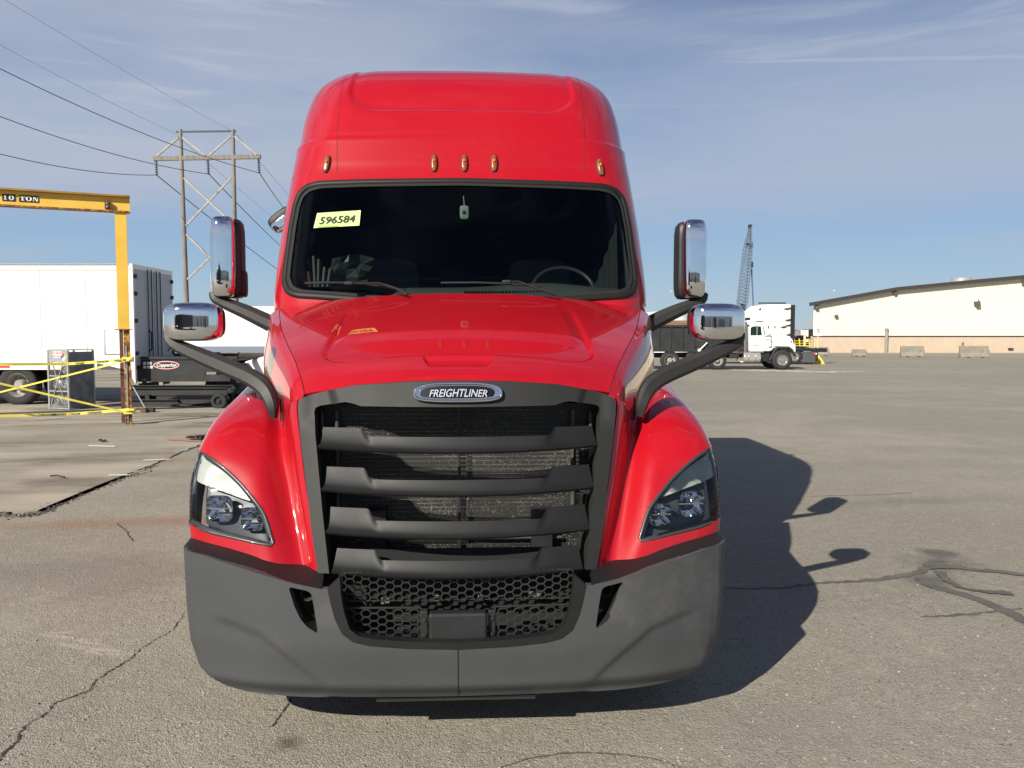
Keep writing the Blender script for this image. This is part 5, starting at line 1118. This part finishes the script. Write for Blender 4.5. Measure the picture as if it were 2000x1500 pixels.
# ---- dump truck ----
K = 36.8
def dx(px): return (px-1527)/K
def dz(py): return (722-py)/K
Dp = thing('dump_truck', 'white cab dump truck with a black tipper body parked side on', 'dump truck')
wcab = mat('dump_cab_white', (.80, .80, .79), .35, coat=.5, var=.02)
def pxp(pts, y0, y1, m, nm, par=Dp, bv=.0, seg=3):
    b = MB(); b.prism([(dx(a), dz(c)) for a, c in pts], lambda a, c: (a, y0, c), lambda a, c: (a, y1, c)); o = b.build(nm, m, par)
    if bv: bevel(o, bv, seg)
    return o
cab = pxp([(1463, 686), (1461, 640), (1466, 634), (1482, 631), (1488, 636), (1494, 660), (1505, 686)], 0, 2.1, wcab, 'cab', bv=.06)
pxp([(1494, 687), (1492, 658), (1500, 656.5), (1540, 657.5), (1549, 662), (1551, 670), (1555, 676), (1556, 688), (1550, 690), (1543, 680), (1515, 677), (1508, 686)], .15, 1.95, wcab, 'hood', bv=.08)
pxp([(1464, 655), (1464, 641), (1467, 638), (1476, 637), (1476, 655)], -.015, .05, side_g, 'side_window', cab); pxp([(1477, 655), (1477, 637), (1484, 638), (1486, 655)], -.015, .05, side_g, 'vent_window', cab)
pxp([(1488, 637), (1490, 637.5), (1494.5, 655), (1492, 655)], .1, 2.0, side_g, 'windshield', cab)
pxp([(1462, 656.5), (1488, 656.5), (1490, 686), (1463, 686)], -.02, .02, wcab, 'door', cab, .01); text('door_lettering', 'A.C. TRUCKING, INC', facing((dx(1475), -.03, dz(674)), (1, 0, 0), (0, 0, 1)), .085, .001, ink, cab, bold=.001, xs=.62)
pxp([(1456, 634), (1458, 628), (1492, 630), (1490, 634)], .2, 1.9, wcab, 'roof_visor', cab); pxp([(1481, 627), (1491, 627.5), (1491, 631), (1482, 631)], .3, .7, dk, 'roof_light', cab)
pxp([(1494, 657), (1504, 652), (1506, 657)], .05, .15, rim_dull, 'hood_mirror', cab); pxp([(1492, 658), (1505, 658), (1506, 678), (1493, 676)], .02, .14, wcab, 'air_cleaner', cab, .05); pxp([(1493, 662.5), (1506, 662.5), (1506, 663.5), (1493, 663.5)], .005, .02, rim_dull, 'cleaner_band', cab); pxp([(1493, 665), (1506, 665), (1506, 666), (1493, 666)], .005, .02, rim_dull, 'cleaner_band', cab)
b = MB(); b.rbox((dx(1545), .12, dz(667)), (.03, .03, .05), 3, 4); b.build('marker_light', redtape, cab, 180, merge=True)
b = MB(); P = [(dx(a), .1, dz(c)) for a, c in ((1504, 704), (1508, 695), (1514, 683), (1520, 679), (1540, 679), (1546, 683), (1553, 696))]; b.tube(P, .07, 8, upv=(0, 1, 0)); b.build('wheel_arch', rubber, Dp, 60)
wheel(Dp, (0, .12, .52), .52, .30, rim_m, (0, -1, 0)); wheel(Dp, (0, 1.95, .52), .52, .30, rim_m, (0, 1, 0))
for px, z in ((1308, .5), (1357, .56), (1400, .5)): wheel(Dp, (dx(px), .12, z), .50, .30, rim_dull, (0, -1, 0), dual=True)
b = MB(); b.b2(dx(1285-60), dx(1550), .7, .85, .62, .88); b.b2(dx(1285-60), dx(1550), 1.3, 1.45, .62, .88); b.build('frame_rail', blk, Dp)
b = MB(); b.cyl((dx(1452), .18, dz(698)), (dx(1485), .18, dz(698)), .27, n=22); tk = bevel(b.build('fuel_tank', mat('polished_tank', (.62, .60, .55), .3, metal=.7), Dp, 50), .03)
for px in (1460, 1474): b = MB(); b.lathe((dx(px), .18, dz(698)), (1, 0, 0), [(.275, 0), (.285, .01), (.285, .03), (.275, .04)], 20); b.build('tank_strap', rim_m, tk, 50)
b = MB(); b.cyl((dx(1455.5), .25, dz(688)), (dx(1455.5), .25, dz(629)), .13, n=14); b.build('exhaust_stack', mat('stack_grey', (.20, .20, .20), .4, metal=.5), Dp, 50); b = MB(); b.tube([(dx(1455), .25, dz(686)), (dx(1444), .2, dz(690)), (dx(1441), .2, dz(704)), (dx(1452), .2, dz(708))], .06, 8); b.build('exhaust_elbow', MATS['polished_tank'], Dp, 60)
b = MB(); b.b2(dx(1487), dx(1505), .2, .6, dz(706), dz(690)); b.build('battery_box', blk, Dp); b = MB(); b.b2(dx(1425), dx(1440), .05, .6, dz(700), dz(690)); b.build('tool_box', rubber, Dp)
body = MB(); body.b2(dx(1210), dx(1446), 0, 2.2, dz(686), dz(638)); bo_ = body.build('tipper_body', black_st, Dp)
for px in range(1215, 1446, 23): b = MB(); b.b2(dx(px), dx(px+3), -.06, .0, dz(684), dz(639)); b.build('body_rib', black_st, bo_)
b = MB(); b.b2(dx(1210), dx(1447), -.08, .02, dz(639), dz(635)); b.build('top_rail', black_st, bo_); b = MB(); b.b2(dx(1210), dx(1447), -.08, .02, dz(687), dz(683)); b.build('bottom_rail', black_st, bo_)
b = MB(); b.b2(dx(1212), dx(1440), .02, .08, dz(635), dz(626)); b.b2(dx(1212), dx(1440), 2.0, 2.06, dz(635), dz(626)); b.build('side_board', mat('brown_board', (.20, .12, .07), .8, var=.3, vscale=3, stretch=(.4, 1, 3)), bo_)
b = MB(); b.bar((dx(1364), -.1, dz(684)), (dx(1379), -.1, dz(669)), .07, .05); b.lathe((dx(1364), -.1, dz(684)), (0, -1, 0), [(.09, 0), (.09, .04), (0, .04)], 12); b.build('tarp_lever', ivory, bo_)
b = MB(); b.b2(dx(1441), dx(1450), 0, .1, dz(683), dz(678)); b.build('marker_plate', redtape, Dp)
pxp([(1430, 612), (1452, 612), (1454, 622), (1466, 620), (1467, 625), (1452, 627), (1452, 634), (1430, 634)], .3, 1.8, blk, 'cab_guard')
place(Dp, 1527, 43.5, 0)
# white tank standing behind the tipper
Tn = thing('storage_tank', 'white domed storage tank behind the black tipper body', 'tank'); b = MB(); b.lathe((0, 0, 0), (0, 0, 1), [(2.4, 0), (2.4, 3.2), (2.1, 3.7), (1.5, 4.0), (0, 4.15)], 40); b.build('tank_shell', wht, Tn, 50); b = MB(); b.b2(-.4, .4, -2.5, -2.3, 3.0, 3.6); b.build('ladder_frame', galv, Tn); place(Tn, 1290, 70, 0, -.25)
# ---- lattice crane ----
LC = thing('lattice_crane', 'tall blue grey lattice boom crane standing far behind the dump truck', 'crane'); CD_ = 150.0; cs = mat('crane_blue_grey', (.10, .14, .19), .6)
def Lp(px, py, dy=0): p = ad(px, py, CD_); return p+np.array((0, dy, 0))
LC.location = ground_at(1448, CD_); WL[LC.name] = Vector(LC.location)
def Bc(t, side, dy): 
    cx = 1447.5+(1465-1447.5)*t; cy = 612+(442-612)*t; hw_ = np.interp(t, [0, .12, .72, 1], [4.5, 8, 6.8, 1.5]); return Lp(cx+side*hw_, cy, dy*np.interp(t, [0, .1, .7, 1], [.5, 1, 1, .3]))
b = MB()
for s_ in (-1, 1):
    for dy in (-.7, .7): b.tube([Bc(t, s_, dy) for t in (0, .12, .72, 1)], .09, 5)
b.build('boom_chords', cs, LC); b = MB(); n_ = 26
for i in range(n_):
    t0, t1 = i/n_, (i+1)/n_
    for dy in (-.7, .7): b.bar(Bc(t0, -1, dy), Bc((t0+t1)/2, 1, dy), .08); b.bar(Bc((t0+t1)/2, 1, dy), Bc(t1, -1, dy), .08)
    for s_ in (-1, 1): b.bar(Bc(t0, s_, -.7), Bc(t1, s_, .7), .07)
    b.bar(Bc(t0, -1, -.7), Bc(t0, 1, -.7), .07)
tag(b.build('boom_lacing', cs, LC), kind='stuff')
b = MB(); b.box(Lp(1465, 443), (.28, .3, .4)); b.box(Lp(1460, 478), (.22, .3, .35)); b.box(Lp(1468, 480), (.16, .3, .45)); b.box(Lp(1451, 601), (.3, .4, .7)); b.build('boom_sheaves', rubber, LC)
b = MB(); b.bar(Lp(1466, 445), Lp(1468, 515), .05); b.build('hoist_rope', cs, LC); b = MB(); b.rbox(Lp(1468, 517), (.32, .3, .6), 2.5, 6); b.bar(Lp(1468, 525), Lp(1472, 612), .2); b.build('hook_block', mat('hook_blue', (.06, .13, .25), .6), LC)
b = MB(); b.bar(Lp(1464, 445), Lp(1439, 612), .05); b.build('pendant_rope', cs, LC); cb = ground_at(1440, CD_); b = MB(); b.b2(cb[0]-3, cb[0]+3, cb[1]-2, cb[1]+2, .8, 4.2); b.build('crane_house', cs, LC); b = MB(); b.b2(cb[0]-4, cb[0]+4, cb[1]-3, cb[1]+3, 0, .8); b.build('crawler_track', blk, LC)
# light poles far off, distant tree belt, birds
for px, y0, lab in ((1572, 623, 'slim twin headed light pole far beyond the parked truck, left one'), (1582.5, 627, 'slim light pole far beyond, close to the warehouse corner')):
    p = ad(px, y0, 190); o = thing('light_pole', lab, 'light pole', (p[0], p[1], 0), 'distant light poles'); b = MB(); b.cyl((p[0], p[1], 0), p, .12, .09, n=6); b.build('mast', rim_dull, o); b = MB(); b.bar(p+np.array((-.9, 0, .15)), p+np.array((.9, 0, .15)), .18); b.build('lamp_head', rim_dull, o)
tb = mat('bare_tree_haze', (.22, .21, .20), 1, var=.25, vscale=.2); rr = random.Random(2)
for (x0, x1, D, hh, nm) in ((-900, 900, 330, 4.6, 0), ):
    mb = MB(); n_ = 620
    for i in range(n_):
        px = -250+2500*i/n_+rr.uniform(-3, 3)
        if not (1480 < px < 1680 or px < 560): continue
        base = ground_at(px, D+rr.uniform(-15, 15)); h_ = hh*rr.uniform(.7, 1.15); w2 = rr.uniform(1.2, 2.4)
        for k in range(3): mb.rbox((base[0]+rr.uniform(-1, 1), base[1], h_*rr.uniform(.3, .62)), (w2*rr.uniform(.4, .8), w2*.5, h_*rr.uniform(.22, .42)), 2, 2, shape=lambda v: tuple(np.array(v)*rr.uniform(.75, 1.2)))
    tag(mb.build('distant_trees', tb), kind='stuff')
for px, py, lab in ((1310, 569, 'white gull in the sky between the truck and the crane'), (1629, 568, 'white gull in the sky just above the warehouse')):
    p = ad(px, py, 60); b = MB(); b.rbox(p, (.045, .12, .04), 2, 4); b.add([p, p+np.array((-.14, .0, .05)), p+np.array((-.10, .08, .05))], [(0, 1, 2)]); b.add([p, p+np.array((.14, .0, .05)), p+np.array((.10, .08, .05))], [(0, 1, 2)]); tag(b.build('gull', ivory), lab, 'bird')

# ---- the yard behind the photographer, seen only as reflections ----
Rb = thing('warehouse', 'long low building far behind the photographer, reflected in the chrome mirrors', 'warehouse', (0, -70, 0))
b = MB(); b.b2(-60, 45, -82, -70, 0, 6.5); b.build('wall', cream, Rb); b = MB(); b.b2(-60.3, 45.3, -82.3, -69.7, 6.5, 6.9); b.build('eave_trim', fas, Rb)
for i in range(8): b = MB(); b.b2(-50+i*12, -46+i*12, -69.96, -69.9, 0, 4); b.build('dock_door', rim_dull, Rb)
for i, (x, y, lab) in enumerate(((-9.5, -13, 'dark box truck behind the photographer, tallest shape reflected in the left door mirror'), (-13.5, -15, 'second dark box truck behind the photographer, reflected beside the tallest shape'), (9.0, -34, 'dark box truck far behind the photographer, reflected small in the right hood mirror'))):
    o = thing('box_truck', lab, 'truck', (x, y, 0)); b = MB(); b.b2(x-1.2, x+1.2, y-8, y, 1.1, 3.9); bevel(b.build('cargo_box', blk, o), .03); b = MB(); b.prism([(y+.1, .6), (y+.1, 2.7), (y+1.0, 2.7), (y+1.6, 1.7), (y+2.3, 1.5), (y+2.3, .5)], lambda a, c: (x-1.1, a, c), lambda a, c: (x+1.1, a, c)); bevel(b.build('cab', black_st, o), .06)
    for yy in (y+1.4, y-6): 
        for sg in (-1, 1): wheel(o, (x+sg*1.05, yy, .5), .5, .28, rim_dull, (sg, 0, 0), n=16)
# ================= ground =================
gm = bpy.data.materials.new('worn_asphalt'); gm.use_nodes = True; nt = gm.node_tree; L = nt.links; bs = nt.nodes['Principled BSDF']
geo = nn(nt, 'ShaderNodeNewGeometry'); PO = geo.outputs['Position']; sp = nn(nt, 'ShaderNodeSeparateXYZ'); L.new(PO, sp.inputs[0])
def noise(s, d=5, r=.55, dist=0., stretch=None):
    n = nn(nt, 'ShaderNodeTexNoise'); n.inputs['Scale'].default_value = s; n.inputs['Detail'].default_value = d; n.inputs['Roughness'].default_value = r; n.inputs['Distortion'].default_value = dist
    if stretch: m = nn(nt, 'ShaderNodeMapping'); m.inputs['Scale'].default_value = stretch[:3]; m.inputs['Rotation'].default_value = (0, 0, stretch[3]); L.new(PO, m.inputs[0]); L.new(m.outputs[0], n.inputs[0])
    else: L.new(PO, n.inputs[0])
    return n.outputs[0]
def ramp(f, a, b, c=0., d=1.):
    n = nn(nt, 'ShaderNodeMapRange', interpolation_type='SMOOTHSTEP'); L.new(f, n.inputs[0])
    for i, v in enumerate((a, b, c, d)): n.inputs[i+1].default_value = v
    return n.outputs[0]
def mixc(f, A, B):
    n = nn(nt, 'ShaderNodeMix', data_type='RGBA')
    for k, v in (('Factor', f), ('A', A), ('B', B)):
        if isinstance(v, (int, float)): n.inputs[k].default_value = v
        elif isinstance(v, tuple): n.inputs[k].default_value = (*v, 1)
        else: L.new(v, n.inputs[k])
    return n.outputs['Result']
big = noise(.22, 5, .6, .4); mid = noise(1.1, 6, .6, .3); fine = noise(9, 6, .65); agg = nn(nt, 'ShaderNodeTexVoronoi'); agg.inputs['Scale'].default_value = 120; L.new(PO, agg.inputs[0])
agg2 = nn(nt, 'ShaderNodeTexVoronoi'); agg2.inputs['Scale'].default_value = 48; L.new(PO, agg2.inputs[0])
sc_ = nn(nt, 'ShaderNodeSeparateColor'); L.new(agg.outputs['Color'], sc_.inputs[0]); sc2 = nn(nt, 'ShaderNodeSeparateColor'); L.new(agg2.outputs['Color'], sc2.inputs[0])
c = mixc(ramp(big, .3, .7), (.250, .230, .180), (.325, .300, .236))
wide = noise(.09, 4, .6, .8, (1, 2.2, 1, .3)); c = mixc(ramp(wide, .40, .62, 0, .55), c, (.19, .172, .135)); c = mixc(ramp(mid, .38, .70, 0, .62), c, (.200, .181, .141)); c = mixc(ramp(fine, .45, .75, 0, .5), c, (.37, .345, .275))
c = mixc(ramp(sc_.outputs[0], .0, 1., 0, .55), c, mixc(sc_.outputs[1], (.10, .092, .078), (.46, .43, .37)))
pale = mth(nt, 'MULTIPLY', mth(nt, 'GREATER_THAN', sc2.outputs[0], .975), mth(nt, 'LESS_THAN', agg2.outputs['Distance'], .24)); c = mixc(pale, c, (.46, .43, .375))
darks = mth(nt, 'MULTIPLY', mth(nt, 'LESS_THAN', sc2.outputs[1], .05), mth(nt, 'LESS_THAN', agg2.outputs['Distance'], .30)); c = mixc(mth(nt, 'MULTIPLY', darks, .8), c, (.04, .036, .03))
def blob(p, rx, ry, rot, soft=.5, nz=.5, ns=2.0, sharp=None):
    m = nn(nt, 'ShaderNodeMapping', vector_type='TEXTURE'); m.inputs['Location'].default_value = (p[0], p[1], 0); m.inputs['Rotation'].default_value = (0, 0, rot); m.inputs['Scale'].default_value = (rx, ry, 1); L.new(PO, m.inputs[0])
    l = nn(nt, 'ShaderNodeVectorMath', operation='LENGTH'); L.new(m.outputs[0], l.inputs[0]); n = noise(ns, 6, .65, .3)
    return ramp(mth(nt, 'ADD', l.outputs['Value'], mth(nt, 'MULTIPLY', mth(nt, 'SUBTRACT', n, .5), nz*2)), 1.0, 1-soft)
# shapes with their own place: oil stains, rust wash, paint marks
for (px, py, rx, ry, rot, colr, f, soft, nz, ns) in [
  (565, 1452, .10, .10, 0, (.05, .042, .032), .7, .9, .9, 14), (300, 900, 1.3, .6, .1, (.27, .16, .09), .45, .9, .6, 2), (250, 1020, 2.2, .35, .1, (.24, .12, .07), .5, .9, .5, 2.5), (60, 930, 2.6, .5, 0, (.17, .10, .06), .4, .9, .6, 1.5),
  (330, 862, 1.0, .25, 0, (.045, .038, .03), .6, .8, .5, 2), (225, 880, .5, .18, 0, (.04, .035, .03), .6, .8, .5, 3), (120, 855, 2.4, .5, 0, (.08, .07, .055), .6, .9, .7, 1.2),
  (1780, 980, 1.5, .35, .1, (.10, .092, .08), .3, .9, .7, 2), (1840, 1100, .42, .36, .2, (.10, .095, .085), .75, .9, .8, 5), (1820, 1135, .30, .34, -.3, (.10, .095, .085), .75, .8, .7, 5), (1830, 1080, .22, .20, 0, (.085, .08, .07), .8, .7, .7, 6),
  (180, 1120, 1.6, .8, 0, (.12, .105, .09), .35, .9, .6, 1.8), (1500, 1420, 1.2, .3, 0, (.22, .205, .17), .35, .9, .7, 3), (1700, 735, 14, 1.2, .05, (.24, .225, .195), .5, .9, .6, .5), (1650, 780, 9, 1.3, 0, (.24, .22, .19), .4, .9, .6, .7)]:
    g = gp(px, py); c = mixc(mth(nt, 'MULTIPLY', blob(g, rx, ry, rot, soft, nz, ns), f), c, colr)
for (px, py, rx, ry, rot) in [(120, 1244, .22, .035, -.3), (145, 1262, .22, .04, -.45), (175, 1255, .20, .03, -.4), (215, 1270, .18, .04, -.3), (235, 1278, .14, .03, -.1), (180, 1274, .12, .03, -.5), (110, 1236, .12, .03, 0)]:
    g = gp(px, py); c = mixc(mth(nt, 'MULTIPLY', blob(g, rx, ry, rot, .9, .7, 9), .42), c, (.50, .45, .38))
def bd_(px0, py0, px1, py1): pass
L.new(c, bs.inputs['Base Color']); bs.inputs['Roughness'].default_value = .85; bs.inputs['Specular IOR Level'].default_value = .3
hgt = mth(nt, 'ADD', mth(nt, 'MULTIPLY', agg.outputs['Distance'], -.55), mth(nt, 'MULTIPLY', noise(40, 4, .6), .9)); hgt = mth(nt, 'ADD', hgt, mth(nt, 'MULTIPLY', fine, 1.2))
bp = nn(nt, 'ShaderNodeBump'); bp.inputs['Strength'].default_value = .62; bp.inputs['Distance'].default_value = .012; L.new(hgt, bp.inputs['Height']); L.new(bp.outputs[0], bs.inputs['Normal'])
obj('ground', [(-900, -300, 0), (900, -300, 0), (900, 1500, 0), (-900, 1500, 0)], [(0, 1, 2, 3)], gm, recenter=False)['kind'] = 'structure'
# older smooth pavement on the left, its broken edge a step above the asphalt
old = mat('old_pavement', (.29, .258, .20), .85, var=.32, vscale=.55, bump=.25, bscale=22, stain=(.10, .082, .06), sscale=.5, samt=.85, slo=.5, shi=.68, stretch=(.6, 1.6, 1))
ep = [(-420, 1040), (-200, 1015), (0, 1003), (40, 1006), (75, 1001), (110, 985), (150, 968), (200, 948), (250, 928), (300, 908), (350, 886), (400, 866), (470, 842), (560, 820), (700, 800)]
er = random.Random(3); E = [gp(x, y)[:2] for x, y in ep]; Ef = []
for i in range(len(E)-1):
    for k in range(14):
        t = k/14; p = E[i]*(1-t)+E[i+1]*t; Ef.append(p+np.array((er.uniform(-.03, .03), er.uniform(-.05, .05))))
far = [(-2.0, 75), (-60, 75), (-60, 6)]
P = Ef+[np.array(q) for q in far]; n_ = len(P); V = [(p[0], p[1], .013) for p in P]+[(p[0], p[1], -.02) for p in P]
obj('old_pavement', V, [tuple(range(n_))]+[(i, (i+1) % n_, n_+(i+1) % n_, n_+i) for i in range(n_)], old, recenter=False)['kind'] = 'structure'
crack_m = mat('crack_dark', (.045, .039, .032), .95); tar_m = mat('tar_sealant', (.105, .10, .088), .8, var=.25, vscale=7, bump=.2, bscale=90)
def ribbon(name, pts, wid, m, z=.004, jit=.0, sub=10, seed=1, wj=.5):
    rr = random.Random(seed); P = [gp(x, y)[:2] if len(q) == 2 else q for q in pts for x, y in [q]]; P = np.array(P); n = (len(P)-1)*sub+1
    C = cr(P, np.linspace(0, len(P)-1, n)); off = 0; V = []
    for i in range(n):
        d = C[min(i+1, n-1)]-C[max(i-1, 0)]; d /= max(np.hypot(*d), 1e-9); nrm = np.array((-d[1], d[0])); off = off*.6+rr.uniform(-jit, jit); w_ = (wid if not hasattr(wid, '__len__') else np.interp(i/(n-1), np.linspace(0, 1, len(wid)), wid))*(1+rr.uniform(-wj, wj))
        p = C[i]+nrm*off; V += [(*(p+nrm*w_/2), z), (*(p-nrm*w_/2), z)]
    F = [(2*i, 2*i+1, 2*i+3, 2*i+2) for i in range(n-1)]
    o = obj(name, V, F, m); o['kind'] = 'structure'; return o
ribbon('pavement_crack', [(-20, 1512), (0, 1482), (22, 1460), (36, 1448), (34, 1435), (60, 1412), (92, 1392), (105, 1376), (150, 1357), (175, 1350), (183, 1335), (215, 1312), (250, 1290), (275, 1268), (310, 1247), (335, 1232), (352, 1212), (360, 1196)], [.009, .012, .007, .009, .006, .005, .004], crack_m, .004, .006, 14, 2, .9)
ribbon('pavement_crack', [(-30, 1004), (45, 1007), (78, 1002), (115, 984), (150, 968), (200, 948), (250, 928), (300, 908), (350, 887), (400, 866)], [.035, .05, .035, .03, .02, .015], crack_m, .0045, .02, 16, 5, .8)
ribbon('pavement_crack', [(228, 1022), (245, 1036), (252, 1048), (260, 1058)], .010, crack_m, .004, .008, 8, 6)
ribbon('pavement_crack', [(530, 1420), (556, 1385), (570, 1362)], .006, crack_m, .004, .004, 10, 9)
ribbon('pavement_crack', [(1570, 970), (1640, 968), (1700, 967), (1780, 963)], .010, crack_m, .004, .008, 12, 7)
ribbon('tar_seal', [(1420, 1150), (1520, 1148), (1600, 1140), (1700, 1133), (1790, 1118), (1830, 1095)], [.015, .03, .05, .075, .08], tar_m, .004, .012, 12, 11, .35)
ribbon('tar_seal', [(1800, 1130), (1830, 1148), (1880, 1162), (1940, 1182), (2000, 1212), (2080, 1262)], [.12, .10, .09, .10, .10], tar_m, .006, .01, 12, 12, .2)
ribbon('tar_seal', [(1810, 1108), (1850, 1108), (1900, 1113), (1960, 1119), (2060, 1130)], [.14, .09, .08, .08], tar_m, .008, .01, 12, 13, .2)
ribbon('tar_seal', [(1835, 1118), (1850, 1135), (1880, 1150), (1930, 1158), (1975, 1160)], [.07, .05, .05, .11], tar_m, .010, .01, 12, 14, .3)
ribbon('tar_seal', [(1800, 1207), (1850, 1204), (1930, 1196), (2000, 1190)], [.02, .03, .015], tar_m, .004, .012, 12, 15, .5)
ribbon('tyre_scuff', [(960, 1506), (1030, 1484), (1090, 1474), (1160, 1472), (1260, 1480), (1330, 1500)], [.004, .01, .012, .01, .004], mat('scuff', (.10, .093, .08), .9), .004, .003, 10, 21, .6)
ribbon('gravel_trail', [(1430, 724), (1500, 724), (1600, 726), (1690, 725)], [.3, 1.6, 1.2, .3], mat('pale_grit', (.42, .40, .35), .9, var=.25, vscale=2), .004, .2, 10, 17, .5)
ribbon('water_line', [(-20, 828), (60, 824), (140, 816)], .05, mat('chalk_line', (.36, .34, .31), .8), .030, .01, 8, 18)
# loose litter
lath = mat('bleached_lath', (.50, .47, .42), .7); rm_ = mat('orange_tube', (.32, .10, .07), .6)
for i, (a, b_, r_, m_, lab) in enumerate([((174, 871), (226, 872), .012, lath, 'pale straight lath lying on the old pavement near the gantry post'), ((213, 928), (250, 928), .010, lath, 'short pale lath lying across the broken pavement edge'), ((280, 899), (332, 897), .010, lath, 'pale lath lying along the pavement edge, nearest the truck'), ((252, 928), (282, 918), .008, lath, 'thin pale lath end touching the short lath at the pavement edge'), ((325, 858), (393, 862), .014, rm_, 'orange rod lying on the ground beside the red fender')]):
    A = gp(*a, .03); B_ = gp(*b_, .03); A[2] = B_[2] = .035; mb = MB(); mb.bar(A, B_, r_*2, r_); tag(mb.build('rod' if i == 4 else 'lath', m_), lab, 'debris')
for i, (px, py, s_, lab) in enumerate([(385, 857, .16, 'dark clump of debris on the ground by the red fender'), (202, 861, .07, 'small dark lump of debris above the pale lath on the old pavement')]):
    mb = MB(); rr = random.Random(i); g = gp(px, py, .03)
    for k in range(14): mb.box(g+np.array((rr.uniform(-s_, s_), rr.uniform(-s_, s_)*.6, rr.uniform(0, s_*.3))), (rr.uniform(.1, .35)*s_, rr.uniform(.1, .3)*s_, rr.uniform(.05, .15)*s_), rr.uniform(0, 3))
    tag(mb.build('debris_pile', rubber), lab, 'debris')
g = [(98, 931), (112, 930), (126, 933)]; mb = MB(); mb.tube([gp(*p, .03)+np.array((0, 0, .01)) for p in g], .01, 6); tag(mb.build('twig', mat('twig_brown', (.06, .045, .03), .9)), 'dark curved twig on the old pavement at the left', 'twig')
# loose stones scattered: one uncountable spread
rs = random.Random(5); mb = MB()
for k in range(900):
    px = rs.uniform(-60, 2060); py = 830+rs.random()**.7*700; g = gp(px, py); 
    if -1.2 < g[0] < 1.3 and g[1] > 3.5: continue
    s_ = rs.uniform(.002, .006); z0 = .013 if (px < 380 and py < 880) else 0
    M3 = Matrix.Rotation(rs.uniform(0, 6), 3, 'Z') @ Matrix.Rotation(rs.uniform(0, 1), 3, 'X')
    mb.box((g[0], g[1], z0+s_*.5), (s_, s_*rs.uniform(.5, 1), s_*.6), M=M3)
tag(mb.build('loose_grit', mat('grit_stone', (.30, .28, .24), .9, var=.4, vscale=2.5)), kind='stuff')

mb = MB(); rr = random.Random(8)
for k in range(420):
    t = rr.random()**.8*(len(E)-6.01); i = int(t); p = E[i]*(1-t+i)+E[i+1]*(t-i); q = p+np.array((rr.gauss(.02, .05), -abs(rr.gauss(.0, .09)))); s_ = rr.uniform(.004, .016)
    mb.box((q[0], q[1], s_*.3), (s_, s_*rr.uniform(.5, 1), s_*.5), M=Matrix.Rotation(rr.uniform(0, 6), 3, 'Z') @ Matrix.Rotation(rr.uniform(0, 1), 3, 'X'))
tag(mb.build('edge_rubble', mat('broken_asphalt', (.10, .09, .075), .95, var=.4, vscale=5)), kind='stuff')
